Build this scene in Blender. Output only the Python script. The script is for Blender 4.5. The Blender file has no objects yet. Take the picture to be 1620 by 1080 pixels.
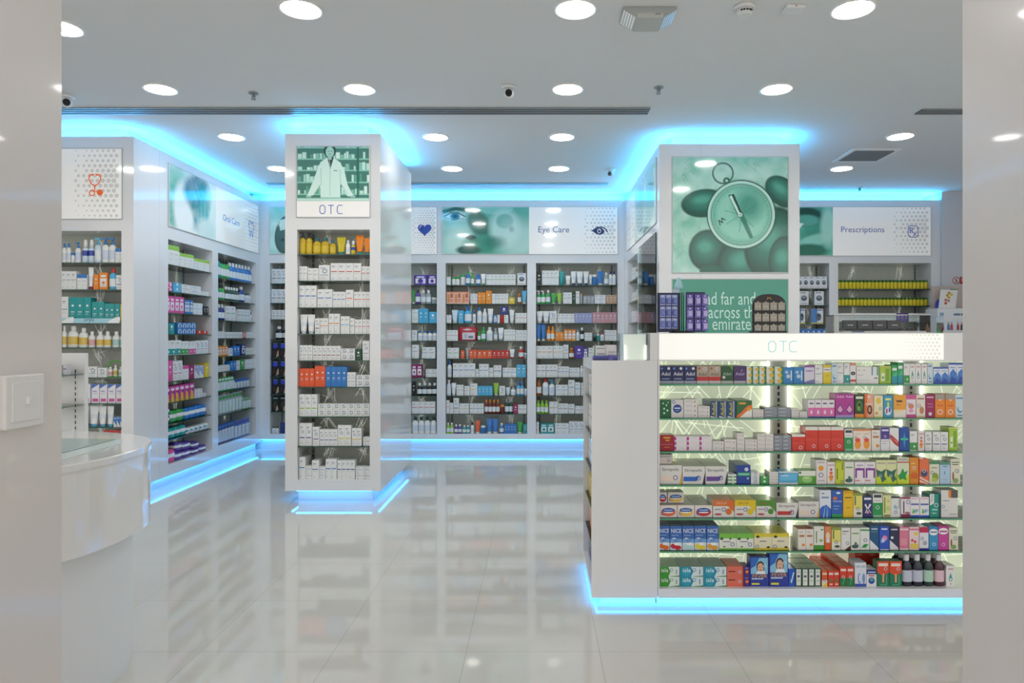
import bpy, math, random
import numpy as np
from math import pi, sin, cos, radians

S = bpy.context.scene
COL = S.collection
F, CX, CY, H = 1080.0, 850.0, 536.0, 1.41        # focal length and vanishing point in pixels, eye height in metres
def PX(x, D): return (x - CX) / F * D
def PZ(y, D): return H + (CY - y) / F * D

# ---------------------------------------------------------------- camera, world, exposure
cam_d = bpy.data.cameras.new('camera'); cam = bpy.data.objects.new('camera', cam_d); COL.objects.link(cam)
cam.location = (0, 0, H); cam.rotation_euler = (pi / 2, 0, 0)
cam_d.sensor_width = 36; cam_d.lens = 24; cam_d.shift_x = -40 / 1620; cam_d.shift_y = -4 / 1620
cam_d.clip_start = 0.05
S.camera = cam
S.view_settings.view_transform = 'Standard'; S.view_settings.look = 'None'
S.view_settings.gamma = 1; S.view_settings.use_curve_mapping = False
S.view_settings.exposure = 0.35
S.cycles.use_denoising = True
S.cycles.max_bounces = 10; S.cycles.diffuse_bounces = 5; S.cycles.glossy_bounces = 4
S.cycles.transparent_max_bounces = 24; S.cycles.transmission_bounces = 6
S.cycles.sample_clamp_indirect = 6.0
S.cycles.caustics_reflective = False; S.cycles.caustics_refractive = False
W = bpy.data.worlds.new('world'); S.world = W; W.use_nodes = True
W.node_tree.nodes['Background'].inputs[0].default_value = (1.0, 0.955, 0.92, 1)
W.node_tree.nodes['Background'].inputs[1].default_value = 0.95
DOWNLIGHT = 42.0
BLUE = 85.0
BLUE_LOW = 12.0
SHELF_LED = 3.6

# ---------------------------------------------------------------- materials
def lin(h):
    if not isinstance(h, str): return tuple(h[:3])
    if len(h) == 3: h = h[0]*2 + h[1]*2 + h[2]*2
    v = [int(h[i:i+2], 16) / 255 for i in (0, 2, 4)]
    return tuple(c / 12.92 if c <= .04045 else ((c + .055) / 1.055) ** 2.4 for c in v)
def mat(name, col=None, rough=.5, spec=.5, coat=0, emit=None, es=0, metal=0, attr=False):
    m = bpy.data.materials.new(name); m.use_nodes = True; nt = m.node_tree
    b = nt.nodes['Principled BSDF']
    b.inputs['Roughness'].default_value = rough; b.inputs['Specular IOR Level'].default_value = spec
    b.inputs['Coat Weight'].default_value = coat; b.inputs['Coat Roughness'].default_value = .04
    b.inputs['Metallic'].default_value = metal
    if col is not None: b.inputs['Base Color'].default_value = (*lin(col), 1)
    if attr:
        a = nt.nodes.new('ShaderNodeVertexColor'); a.layer_name = 'Col'
        nt.links.new(a.outputs[0], b.inputs['Base Color'])
        if es:
            nt.links.new(a.outputs[0], b.inputs['Emission Color']); b.inputs['Emission Strength'].default_value = es
    if emit is not None:
        b.inputs['Emission Color'].default_value = (*lin(emit), 1); b.inputs['Emission Strength'].default_value = es
    return m
M = {}
def gloss_paint(name, col, r, amount, coat):
    """lacquered board: a little unevenness in the gloss"""
    m = mat(name, col, r, .5, coat); nt = m.node_tree; b = nt.nodes['Principled BSDF']
    tc = nt.nodes.new('ShaderNodeTexCoord'); n = nt.nodes.new('ShaderNodeTexNoise'); n.inputs['Scale'].default_value = 3
    nt.links.new(tc.outputs['Object'], n.inputs['Vector'])
    mr = nt.nodes.new('ShaderNodeMapRange'); mr.inputs[3].default_value = r; mr.inputs[4].default_value = r + amount
    nt.links.new(n.outputs['Fac'], mr.inputs[0]); nt.links.new(mr.outputs[0], b.inputs['Roughness'])
    return m
M['lacquer'] = gloss_paint('white_lacquer', (.79, .80, .81), .07, .015, .4)
M['near'] = gloss_paint('warm_white_gloss_panel', (.73, .70, .675), .2, .10, .25)
M['counter'] = gloss_paint('white_gloss_counter', (.80, .79, .77), .12, .05, .6)
M['ceiling'] = mat('matt_white_ceiling', (.77, .78, .775), .9, .2)
M['wall'] = mat('white_wall_paint', (.66, .68, .72), .6, .3)
M['base'] = mat('plinth_white', (.75, .77, .78), .35, .4)
M['print'] = mat('printed_card', None, .32, .5, .1, attr=True)
M['plastic'] = mat('moulded_plastic', None, .22, .5, .2, attr=True)
M['lightbox'] = mat('backlit_print', None, .1, .5, .8, attr=True, es=.06)
M['lightbox2'] = mat('backlit_white_print', None, .1, .5, .8, attr=True, es=.17)
M['led_glint'] = mat('painted_led_glint', None, .3, .4, 0, attr=True, es=.28)
M['ledpanel'] = mat('backlit_acrylic', None, .4, .3, 0, attr=True, es=.42)
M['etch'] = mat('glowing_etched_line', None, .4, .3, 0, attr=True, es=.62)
M['fascia'] = mat('backlit_fascia', None, .2, .5, .3, attr=True, es=.36)
M['dark'] = mat('dark_metal', '33383a', .4, .5)
M['grey'] = mat('grey_metal', '8d9294', .35, .5)
M['white'] = mat('white_plastic', 'e8e8e6', .35, .5)
M['black'] = mat('black_plastic', '151517', .3, .5)
M['led'] = mat('blue_led', '000000', 1, 0, emit=(.035, .47, 1.0), es=BLUE)
M['ledlow'] = mat('blue_plinth_led', '000000', 1, 0, emit=(.03, .37, 1.0), es=BLUE_LOW)
M['shelfled'] = mat('warm_shelf_led', '000000', 1, 0, emit=(1.0, .98, .80), es=SHELF_LED)
M['lamp'] = mat('downlight_diffuser', '000000', 1, 0, emit=(1.0, .985, .95), es=DOWNLIGHT)
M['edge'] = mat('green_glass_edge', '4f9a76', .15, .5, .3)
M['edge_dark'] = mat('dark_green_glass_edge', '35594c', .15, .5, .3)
def glass(name, tint, ior=1.45):
    m = bpy.data.materials.new(name); m.use_nodes = True; nt = m.node_tree; nt.nodes.clear()
    o = nt.nodes.new('ShaderNodeOutputMaterial'); mx = nt.nodes.new('ShaderNodeMixShader')
    t = nt.nodes.new('ShaderNodeBsdfTransparent'); t.inputs[0].default_value = (*tint, 1)
    g = nt.nodes.new('ShaderNodeBsdfGlossy'); g.inputs['Roughness'].default_value = .03
    lw = nt.nodes.new('ShaderNodeFresnel'); lw.inputs['IOR'].default_value = ior
    nt.links.new(lw.outputs[0], mx.inputs[0])
    nt.links.new(t.outputs[0], mx.inputs[1]); nt.links.new(g.outputs[0], mx.inputs[2]); nt.links.new(mx.outputs[0], o.inputs[0])
    return m
M['glass'] = glass('clear_glass', (.88, .95, .91))
M['tealglass'] = glass('teal_glass', (.72, .90, .85), 1.4)
M['clear'] = glass('clear_acrylic', (.95, .97, .97), 1.25)
def floor_mat():
    m = mat('polished_tile', None, .05, .5, 0); nt = m.node_tree; b = nt.nodes['Principled BSDF']
    tc = nt.nodes.new('ShaderNodeTexCoord'); mp = nt.nodes.new('ShaderNodeMapping')
    mp.inputs['Location'].default_value = (-.28, -3.08 + .0, 0)
    nt.links.new(tc.outputs['Object'], mp.inputs[0])
    br = nt.nodes.new('ShaderNodeTexBrick'); br.offset = 0; br.squash = 1
    for k, v in (('Scale', 1), ('Brick Width', .6), ('Row Height', .6), ('Mortar Size', .0014), ('Mortar Smooth', .3), ('Bias', 0)):
        br.inputs[k].default_value = v
    br.inputs['Color1'].default_value = (.62, .605, .56, 1); br.inputs['Color2'].default_value = (.63, .615, .57, 1)
    br.inputs['Mortar'].default_value = (.30, .29, .27, 1)
    nt.links.new(mp.outputs[0], br.inputs['Vector'])
    n = nt.nodes.new('ShaderNodeTexNoise'); n.inputs['Scale'].default_value = 2.2; n.inputs['Detail'].default_value = 6
    nt.links.new(tc.outputs['Object'], n.inputs['Vector'])
    r = nt.nodes.new('ShaderNodeMapRange'); r.inputs[3].default_value = .93; r.inputs[4].default_value = 1.04
    nt.links.new(n.outputs['Fac'], r.inputs[0])
    mx = nt.nodes.new('ShaderNodeMix'); mx.data_type = 'RGBA'; mx.blend_type = 'MULTIPLY'; mx.inputs[0].default_value = 1
    nt.links.new(br.outputs['Color'], mx.inputs[6]); nt.links.new(r.outputs[0], mx.inputs[7]); nt.links.new(mx.outputs[2], b.inputs['Base Color'])
    r2 = nt.nodes.new('ShaderNodeMapRange'); r2.inputs[3].default_value = .04; r2.inputs[4].default_value = .5
    nt.links.new(br.outputs['Fac'], r2.inputs[0]); nt.links.new(r2.outputs[0], b.inputs['Roughness'])
    b.inputs['IOR'].default_value = 1.45
    return m
M['floor'] = floor_mat()

# ---------------------------------------------------------------- mesh helpers
class MB:
    """collects faces with a colour and a material each, and links them as ONE mesh object"""
    def __init__(s): s.v = []; s.f = []; s.c = []; s.m = []; s.ms = []; s.sm = []
    def slot(s, m):
        if m not in s.ms: s.ms.append(m)
        return s.ms.index(m)
    def face(s, pts, col='fff', m='print', smooth=False):
        i = len(s.v); s.v += [tuple(p) for p in pts]; s.f.append(tuple(range(i, i + len(pts))))
        s.c.append(lin(col)); s.m.append(s.slot(m)); s.sm.append(smooth)
    def idx(s, vs, fs, col='fff', m='print', smooth=False):
        i = len(s.v); s.v += [tuple(p) for p in vs]; c = lin(col); k = s.slot(m)
        for f in fs: s.f.append(tuple(i + q for q in f)); s.c.append(c); s.m.append(k); s.sm.append(smooth)
    def box(s, x0, x1, y0, y1, z0, z1, col='fff', m='print', top=None):
        v = [(x0,y0,z0),(x1,y0,z0),(x1,y1,z0),(x0,y1,z0),(x0,y0,z1),(x1,y0,z1),(x1,y1,z1),(x0,y1,z1)]
        fs = [(0,1,5,4),(1,2,6,5),(2,3,7,6),(3,0,4,7),(0,3,2,1)]
        if top is None: s.idx(v, fs + [(4,5,6,7)], col, m)
        else: s.idx(v, fs + [(4,5,6,7)], col, m); s.c[-1] = lin(top)
    def ring(s, rings, col='fff', m='plastic', cap=True, smooth=True, cols=None):
        n = len(rings[0]); vs = [p for r in rings for p in r]; base = len(s.v); s.v += [tuple(p) for p in vs]; k = s.slot(m)
        for a in range(len(rings) - 1):
            c = lin(cols[a] if cols else col)
            for j in range(n):
                q = (j + 1) % n
                s.f.append((base + a*n + j, base + a*n + q, base + (a+1)*n + q, base + (a+1)*n + j)); s.c.append(c); s.m.append(k); s.sm.append(smooth)
        if cap:
            s.f.append(tuple(base + j for j in reversed(range(n)))); s.c.append(lin(cols[0] if cols else col)); s.m.append(k); s.sm.append(False)
            s.f.append(tuple(base + (len(rings)-1)*n + j for j in range(n))); s.c.append(lin(cols[-1] if cols else col)); s.m.append(k); s.sm.append(False)
    def cyl(s, cx, cy, z0, z1, r, col='fff', m='plastic', n=24, r2=None, r3=None):
        r2 = r if r2 is None else r2
        c = [[(cx + q*cos(2*pi*j/n), cy + q*sin(2*pi*j/n), z) for j in range(n)] for q, z in ((r, z0), (r2, z1))]
        s.ring(c, col, m)
    def tube(s, pts, r, col='fff', m='plastic', n=8):
        rings = []
        for i, p in enumerate(pts):
            a = np.array(pts[max(i-1, 0)]); b = np.array(pts[min(i+1, len(pts)-1)]); t = (b - a) / (np.linalg.norm(b - a) + 1e-9)
            u = np.cross(t, (0.13, .31, 1)); u /= np.linalg.norm(u) + 1e-9; w = np.cross(t, u)
            rings.append([tuple(np.array(p) + r*(cos(2*pi*j/n)*u + sin(2*pi*j/n)*w)) for j in range(n)])
        s.ring(rings, col, m)
    def mesh(s, name):
        me = bpy.data.meshes.new(name); me.from_pydata(s.v, [], s.f)
        for m in s.ms: me.materials.append(M[m])
        me.polygons.foreach_set('material_index', s.m); me.polygons.foreach_set('use_smooth', s.sm)
        a = me.color_attributes.new('Col', 'FLOAT_COLOR', 'CORNER')
        d = np.ones((len(me.loops), 4), np.float32)
        cnt = np.array([len(f) for f in s.f]); d[:, :3] = np.repeat(np.array(s.c, np.float32), cnt, axis=0)
        a.data.foreach_set('color', d.ravel()); me.update()
        return me
    def build(s, name, parent=None, loc=(0,0,0), rz=0, weld=False, bev=0):
        o = bpy.data.objects.new(name, s.mesh(name)); COL.objects.link(o)
        if parent: o.parent = parent
        o.location = loc; o.rotation_euler = (0, 0, rz)
        if bev:
            w = o.modifiers.new('weld', 'WELD'); w.merge_threshold = .0002
            b = o.modifiers.new('edge', 'BEVEL'); b.width = bev; b.segments = 2; b.limit_method = 'ANGLE'
        return o
def tag(o, label=None, cat=None, group=None, kind=None):
    if label: o['label'] = label
    if cat: o['category'] = cat
    if group: o['group'] = group
    if kind: o['kind'] = kind
    return o
def thing(name, label, cat, loc=(0,0,0), rz=0, group=None):
    o = bpy.data.objects.new(name, None); COL.objects.link(o); o.location = loc; o.rotation_euler = (0,0,rz)
    return tag(o, label, cat, group)
_tx = {}
def text2d(t):
    if t not in _tx:
        c = bpy.data.curves.new('lettering', 'FONT'); c.body = t; c.size = 1; c.resolution_u = 3; c.align_x = 'CENTER'
        o = bpy.data.objects.new('lettering', c); me = bpy.data.meshes.new_from_object(o)
        v = [(p.co.x, p.co.y) for p in me.vertices]; f = [tuple(p.vertices) for p in me.polygons]
        bpy.data.objects.remove(o); bpy.data.meshes.remove(me); bpy.data.curves.remove(c)
        xs = [p[0] for p in v]; ys = [p[1] for p in v]; cx = (min(xs)+max(xs))/2; cy = (min(ys)+max(ys))/2
        _tx[t] = ([(x-cx, y-cy) for x, y in v], f, max(xs)-min(xs), max(ys)-min(ys))
    return _tx[t]
def put_text(mb, t, x, z, y, h=None, w=None, col='000', m='print', rot=0):
    v, f, tw, th = text2d(t)
    sy = h / th if h else w / tw; sx = w / tw if w else sy
    ca, sa = cos(rot), sin(rot)
    mb.idx([(x + px*sx*ca - pz*sy*sa, y, z + px*sx*sa + pz*sy*ca) for px, pz in v], f, col, m)
def disc(mb, x, z, y, rx, rz, col, m='print', n=16):
    mb.face([(x + rx*cos(2*pi*j/n), y, z + rz*sin(2*pi*j/n)) for j in range(n)], col, m)
def hoop(mb, x, z, y, rx, rz, t, col, m='print', n=20, a0=0, a1=2*pi):
    for j in range(n):
        a, b = a0 + (a1-a0)*j/n, a0 + (a1-a0)*(j+1)/n
        mb.face([(x + rx*cos(a), y, z + rz*sin(a)), (x + rx*cos(b), y, z + rz*sin(b)), (x + (rx-t)*cos(b), y, z + (rz-t)*sin(b)), (x + (rx-t)*cos(a), y, z + (rz-t)*sin(a))][::-1], col, m)
def stroke(mb, pts, w, y, col, m='print'):
    for (x0, z0), (x1, z1) in zip(pts, pts[1:]):
        L = math.hypot(x1-x0, z1-z0) or 1; nx, nz = -(z1-z0)/L*w/2, (x1-x0)/L*w/2; ex, ez = (x1-x0)/L*w*.3, (z1-z0)/L*w*.3
        mb.face([(x0-nx-ex, y, z0-nz-ez), (x1-nx+ex, y, z1-nz+ez), (x1+nx+ex, y, z1+nz+ez), (x0+nx-ex, y, z0+nz-ez)], col, m)

# ---------------------------------------------------------------- the setting
CEIL = 3.28; TOP = 3.18
XL, XR, NE = -.85, .76, 1.22
def struct(name, mb): return tag(mb.build(name), kind='structure')
b = MB(); b.face([(-7, -3, 0), (7, -3, 0), (7, 9.4, 0), (-7, 9.4, 0)], m='floor'); struct('floor', b)
b = MB(); b.box(-7, 7, NE - .1, 9.4, CEIL, CEIL + .1, m='ceiling'); struct('ceiling', b)
b = MB(); b.box(-7, 5.13, 9.10, 9.4, 0, CEIL, m='wall'); b.box(5.13, 7, 8.66, 9.4, 0, CEIL, m='wall'); struct('wall_back', b)
b = MB(); b.box(-7.1, -7, NE, 9.4, 0, CEIL, m='wall'); struct('wall_left', b)
b = MB(); b.box(7, 7.1, NE, 9.4, 0, CEIL, m='wall'); struct('wall_right', b)
b = MB(); b.box(-1.35, XL, -.6, NE, 0, CEIL, m='near'); tag(b.build('wall_front_left'), kind='structure')
b = MB(); b.box(XR, 1.26, -.6, NE, 0, CEIL, m='near'); tag(b.build('wall_front_right'), kind='structure')

# light switch on the near wall
sw = thing('light_switch', 'small white switch plate on the glossy near wall', 'light switch', (XL, 1.12, PZ(634, 1.12)), pi/2)
b = MB(); b.box(-.043, .043, -.011, 0, -.0435, .0435, 'e9e4de', 'white'); b.build('switch_plate', sw, bev=.003)
b = MB(); b.box(-.031, .031, -.013, -.011, -.032, .032, 'e4e0da', 'white'); b.build('inner_plate', sw, bev=.0008)
b = MB(); b.box(-.004, .004, -.019, -.013, -.005, .007, 'eeeae4', 'white'); b.build('toggle', sw, bev=.001)

# ---------------------------------------------------------------- ceiling fittings
def ceil_at(x, y):
    D = F * (CEIL - H) / (CY - y); return PX(x, D), D
LP = [(-1.34, 3.87, 'above the way in, over the OTC column side'), (.216, 3.87, ''), (1.79, 3.87, ''), (-2.86, 4.1, ''),
      (-2.82, 5.11, ''), (-1.33, 5.11, ''), (.227, 5.11, ''), (1.79, 5.11, ''),
      (-2.83, 6.32, ''), (-.94, 6.32, ''), (.228, 6.32, ''), (3.35, 6.30, ''),
      (-2.84, 7.49, ''), (-.936, 7.49, ''), (.236, 7.49, ''), (3.34, 7.49, ''),
      (3.4, 3.87, ''), (3.4, 5.11, ''), (-4.5, 4.4, '')]
LW = ['first', 'second', 'third', 'fourth', 'fifth', 'sixth', 'seventh', 'eighth', 'ninth', 'tenth', 'eleventh', 'twelfth', 'thirteenth', 'fourteenth', 'fifteenth', 'sixteenth', 'seventeenth', 'eighteenth', 'nineteenth', 'twentieth', 'twenty-first', 'twenty-second', 'twenty-third', 'twenty-fourth', 'twenty-fifth', 'twenty-sixth']
dl_text = ['large near downlight above the front of the shop, before the OTC column', 'large near downlight beside the emergency luminaire', 'large near downlight to the right of the smoke detector',
  'downlight half hidden by the near wall edge', 'downlight above the stethoscope cabinet and its corner', 'downlight before the OTC column, between sprinkler and camera', 'downlight between the ceiling camera and a sprinkler',
  'downlight ahead of the compass column, near side of slot vent', 'downlight between oral care cabinet and OTC column', 'downlight just right of the OTC column top', 'downlight above the eye care aisle, third row',
  'downlight next to the square ceiling vent, right side', 'rear downlight peeping out left of the OTC column', 'rear downlight over the heart symbol cabinet', 'rear downlight over the eye care sign', 'rear downlight over the prescriptions sign',
  'downlight beyond the near wall on the right, front row', 'downlight beyond the near wall on the right, second row', 'downlight beyond the near wall at the far left']
def mk_lamp():
    t = thing('ceiling_downlight', 'x', 'ceiling light', group='round recessed downlights')
    b = MB(); n = 32
    pr = [(.125, -.001), (.125, -.007), (.118, -.009), (.106, -.007), (.106, -.001)]
    rings = [[(r*cos(2*pi*j/n), r*sin(2*pi*j/n), z) for j in range(n)] for r, z in pr]
    b.ring(rings, 'eee', 'white', cap=False); b.build('rim', t)
    b = MB(); b.face([(.106*cos(2*pi*j/n), .106*sin(2*pi*j/n), -.004) for j in reversed(range(n))], m='lamp'); b.build('diffuser', t)
    return t
def dup(root, loc, rz=None):
    r = root.copy(); COL.objects.link(r); r.location = loc
    if rz is not None: r.rotation_euler = (0, 0, rz)
    for ch in list(root.children):
        c = ch.copy(); COL.objects.link(c); c.parent = r
        for g in ch.children:
            d = g.copy(); COL.objects.link(d); d.parent = c
    return r
lp0 = mk_lamp()
for i, (x, y, _) in enumerate(LP):
    if i > 15 and i != 18: pass
    o = lp0 if i == 0 else dup(lp0, (x, y, CEIL))
    o.location = (x, y, CEIL); o['label'] = dl_text[i]

def slot_vent(name, label, x0, x1, y0, y1, n):
    t = thing(name, label, 'air vent', (0, 0, CEIL))
    b = MB(); b.box(x0, x1, y0, y1, -.004, -.001, m='dark'); b.build('dark_slot', t)
    k = (y1 - y0) / n
    for i in range(n + 1):
        b = MB(); yy = y0 + i*k; b.box(x0, x1, yy - k*.2, yy + k*.2, -.010, -.002, m='grey'); b.build('blade', t)
slot_vent('slot_vent', 'long grey three slot linear vent crossing the ceiling before the OTC column', -6.2, .915, 5.52, 5.66, 3)
slot_vent('slot_vent', 'short linear slot vent at the right before the near wall', 3.13, 5.5, 5.55, 5.66, 3)
slot_vent('slot_vent', 'thin rear slot vent running above the back wall blue light', -3.25, .85, 8.19, 8.25, 1)

t = thing('ceiling_air_vent', 'square louvred air vent in the ceiling before the prescriptions wall', 'air vent', (3.34, 6.94, CEIL))
b = MB(); b.box(-.23, .23, -.23, .23, -.004, -.001, '6a6f70', 'print'); b.build('dark_opening', t)
b = MB()
for q in ((-.24, .24, -.24, -.2), (-.24, .24, .2, .24), (-.24, -.2, -.2, .2), (.2, .24, -.2, .2)): b.box(*q, -.012, -.001, m='grey' if 0 else 'white')
b.build('frame', t)
for i in range(9):
    b = MB(); yy = -.17 + i*.042
    b.ring([[(-.2, yy - .012, -.004), (.2, yy - .012, -.004), (.2, yy + .012, -.017), (-.2, yy + .012, -.017)], [(-.2, yy - .010, -.003), (.2, yy - .010, -.003), (.2, yy + .014, -.016), (-.2, yy + .014, -.016)]], '7c8284', 'print', smooth=False); b.build('louvre', t)

# emergency luminaire
ex, ey = .66, 3.78
t = thing('emergency_luminaire', 'wide grey and white emergency luminaire hanging at the top of the view', 'emergency light', (.635, 3.93, CEIL))
b = MB(); b.ring([[(-.15,-.09,-.002),(.15,-.09,-.002),(.15,.09,-.002),(-.15,.09,-.002)], [(-.15,-.09,-.02),(.15,-.09,-.02),(.15,.09,-.02),(-.15,.09,-.02)], [(-.075,-.085,-.06),(.075,-.085,-.06),(.075,.085,-.06),(-.075,.085,-.06)]], 'a9aeac', 'print', smooth=False); b.build('housing', t)
b = MB(); b.box(-.07, .075, -.088, .088, -.0625, -.02, 'c2c4be', 'print'); b.build('centre_cover', t)
for s in (-1, 1):
    b = MB()
    for i in range(5):
        x0 = s*(.148 - i*.014); x1 = s*(.140 - i*.014); z0 = -.0215 - i*.0076; z1 = z0 - .0043
        b.face([(x0, -.093 + i*.003, z0), (x1, -.093+i*.003, z1), (x1, .08, z1), (x0, .08, z0)], 'dfe6ec', 'white')
    b.build('reflector', t)
b = MB(); b.box(.03, .06, -.0895, -.0882, -.045, -.038, '888', 'grey'); b.build('name_plate', t)

x, y = ceil_at(1178, 10)
t = thing('smoke_detector', 'round white smoke detector hanging beside the emergency luminaire', 'smoke detector', (x, y, CEIL))
b = MB(); b.cyl(0, 0, -.022, -.001, .056, 'e8ecec', 'white', r2=.06); b.build('mounting_base', t)
b = MB(); b.cyl(0, 0, -.055, -.022, .036, 'e8ecec', 'white', r2=.05); b.build('sensor_head', t)
for a in (-2.2, -1.9, -1.55, -1.2, -.95):
    b = MB(); b.box(-.005, .005, -.003, .001, -.041, -.033, m='black'); o = b.build('vent_slot', t, (.047*cos(a), .047*sin(a), 0)); o.rotation_euler = (0, 0, a + pi/2)
x, y = ceil_at(1255, 12)
t = thing('motion_sensor', 'small square white sensor box near the smoke detector', 'sensor', (x, y, CEIL))
b = MB(); b.box(-.052, .052, -.045, .045, -.022, -.001, 'e6e9e8', 'white'); b.build('case', t, bev=.004)
b = MB(); b.box(-.004, .004, -.047, -.044, -.014, -.009, 'a03020', 'print'); b.build('indicator', t)
def sprinkler(px, py, label):
    x, y = ceil_at(px, py)
    t = thing('ceiling_sprinkler', label, 'sprinkler', (x, y, CEIL))
    b = MB(); b.cyl(0, 0, -.006, -.001, .036, m='grey'); b.build('rose', t)
    b = MB(); b.cyl(0, 0, -.034, -.006, .009, m='grey', n=12, r2=.012); b.build('stem', t)
    b = MB(); b.cyl(0, 0, -.05, -.046, .018, m='grey', n=12); b.tube([(-.012,0,-.02),(-.015,0,-.034),(0,0,-.047)], .0022, m='grey'); b.tube([(.012,0,-.02),(.015,0,-.034),(0,0,-.047)], .0022, m='grey'); b.build('deflector', t)
sprinkler(401, 147, 'grey fire sprinkler between two downlights before the OTC column')
sprinkler(1042, 138, 'grey fire sprinkler at the end of the slot vent')
sprinkler(1360, 297, 'small fire sprinkler in the ceiling above the prescriptions sign')
def camera_dome(px, py, s, label, turn):
    x, y = ceil_at(px, py)
    t = thing('security_camera', label, 'camera', (x, y, CEIL), turn)
    b = MB(); b.cyl(0, 0, -.018, -.001, .05*s, 'e2e5e4', 'white', r2=.056*s); b.build('mount', t)
    b = MB(); n = 20; rings = []
    for k in range(9):
        a = -pi/2 + k*pi/8*.97; rings.append([(.038*s*cos(a)*cos(2*pi*j/n), .038*s*cos(a)*sin(2*pi*j/n), -.05*s + .038*s*sin(a)) for j in range(n)])
    b.ring(rings, 'dfe3e2', 'white'); b.build('ball', t)
    b = MB(); n = 20
    for q0, q1, y0, y1 in ((.021, .026, -.036, -.02),): b.ring([[(q*s*cos(2*pi*j/n), yy*s, -.056*s + q*s*sin(2*pi*j/n)) for j in range(n)] for q, yy in ((q1, y1), (q1, y0), (q0, y0 - .004))], '17191b', 'black')
    b.build('lens', t)
camera_dome(805, 137, 1.0, 'white dome camera with black lens on ceiling before the slot vent', 0)
camera_dome(106, 152, 1.0, 'white dome camera beside the near wall above the stethoscope cabinet', .5)
camera_dome(967, 268, .9, 'small white dome camera at the back by the compass column', -.8)

# ---------------------------------------------------------------- pictures painted as coloured grids
def canvas(nx, nz, col): 
    a = np.zeros((nz, nx, 3)); a[:] = lin(col); return a
def uv(a): 
    nz, nx = a.shape[:2]; return np.meshgrid(np.linspace(0, 1, nx), np.linspace(1, 0, nz))
def mixc(a, m, col): 
    m = np.clip(m, 0, 1)[..., None]; a[:] = a*(1-m) + np.array(lin(col))*m
def ell(a, cx, cz, rx, rz, col, soft=.08, rot=0, op=1, asp=1):
    x, z = uv(a); x = (x - cx)*asp; z = z - cz; c, s = cos(rot), sin(rot)
    d = np.hypot((x*c + z*s)/(rx*asp), (-x*s + z*c)/rz); mixc(a, op*np.clip((1 - d)/soft + .5, 0, 1), col)
def ringp(a, cx, cz, r, t, col, asp, soft=.004, op=1):
    x, z = uv(a); d = np.abs(np.hypot((x-cx)*asp, z-cz) - r); mixc(a, op*np.clip((t/2 - d)/soft + .5, 0, 1), col)
def lnp(a, p, w, col, soft=.004, op=1, asp=1):
    x, z = uv(a); x = x*asp
    for (x0, z0), (x1, z1) in zip(p, p[1:]):
        x0, x1 = x0*asp, x1*asp
        L2 = (x1-x0)**2 + (z1-z0)**2 + 1e-9; t = np.clip(((x-x0)*(x1-x0) + (z-z0)*(z1-z0))/L2, 0, 1)
        d = np.hypot(x - x0 - t*(x1-x0), z - z0 - t*(z1-z0)); mixc(a, op*np.clip((w/2 - d)/soft + .5, 0, 1), col)
def rct(a, x0, z0, x1, z1, col, soft=.006, op=1):
    x, z = uv(a); q = np.minimum(np.minimum(x-x0, x1-x), np.minimum(z-z0, z1-z)); mixc(a, op*np.clip(q/soft + .5, 0, 1), col)
def polyp(a, pts, col, op=1):
    x, z = uv(a); ins = np.zeros(x.shape, bool)
    for (x0, z0), (x1, z1) in zip(pts, pts[1:] + pts[:1]):
        ins ^= ((z0 > z) != (z1 > z)) & (x < (x1-x0)*(z-z0)/(z1-z0+1e-12) + x0)
    mixc(a, op*ins.astype(float), col)
def cloud(a, seed, scale, col, amt):
    r = np.random.RandomState(seed); nz, nx = a.shape[:2]; acc = np.zeros((nz, nx))
    for o in range(3):
        k = scale*2**o + 2; g = r.rand(k, k); xi = np.linspace(0, k-1.001, nx); zi = np.linspace(0, k-1.001, nz)
        x0 = xi.astype(int); z0 = zi.astype(int); fx = (xi-x0)[None]; fz = (zi-z0)[:, None]
        fx = fx*fx*(3-2*fx); fz = fz*fz*(3-2*fz)
        acc += (g[z0][:, x0]*(1-fx)*(1-fz) + g[z0][:, x0+1]*fx*(1-fz) + g[z0+1][:, x0]*(1-fx)*fz + g[z0+1][:, x0+1]*fx*fz)/2**o
    acc = (acc - acc.min())/(acc.max() - acc.min()); mixc(a, amt*np.clip(acc*1.6 - .3, 0, 1), col)
def picture(name, a, parent, x0, x1, z0, z1, y, m='lightbox'):
    nz, nx = a.shape[:2]
    vs = [(x0 + (x1-x0)*i/(nx-1), y, z1 - (z1-z0)*k/(nz-1)) for k in range(nz) for i in range(nx)]
    n = len(vs); t = .004
    fs = [(k*nx+i, (k+1)*nx+i, (k+1)*nx+i+1, k*nx+i+1) for k in range(nz-1) for i in range(nx-1)]
    vs += [(x0, y+t, z0), (x1, y+t, z0), (x1, y+t, z1), (x0, y+t, z1)]
    c = [(nz-1)*nx, nz*nx-1, nx-1, 0]
    fs += [(c[0], n, n+1, c[1]), (c[1], n+1, n+2, c[2]), (c[2], n+2, n+3, c[3]), (c[3], n+3, n, c[0])]
    me = bpy.data.meshes.new(name); me.from_pydata(vs, [], fs); me.materials.append(M[m])
    at = me.color_attributes.new('Col', 'FLOAT_COLOR', 'POINT'); d = np.ones((len(vs), 4), np.float32); d[:n, :3] = a.reshape(-1, 3)
    at.data.foreach_set('color', d.ravel()); me.update()
    o = bpy.data.objects.new(name, me); COL.objects.link(o); o.parent = parent; return o

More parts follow.
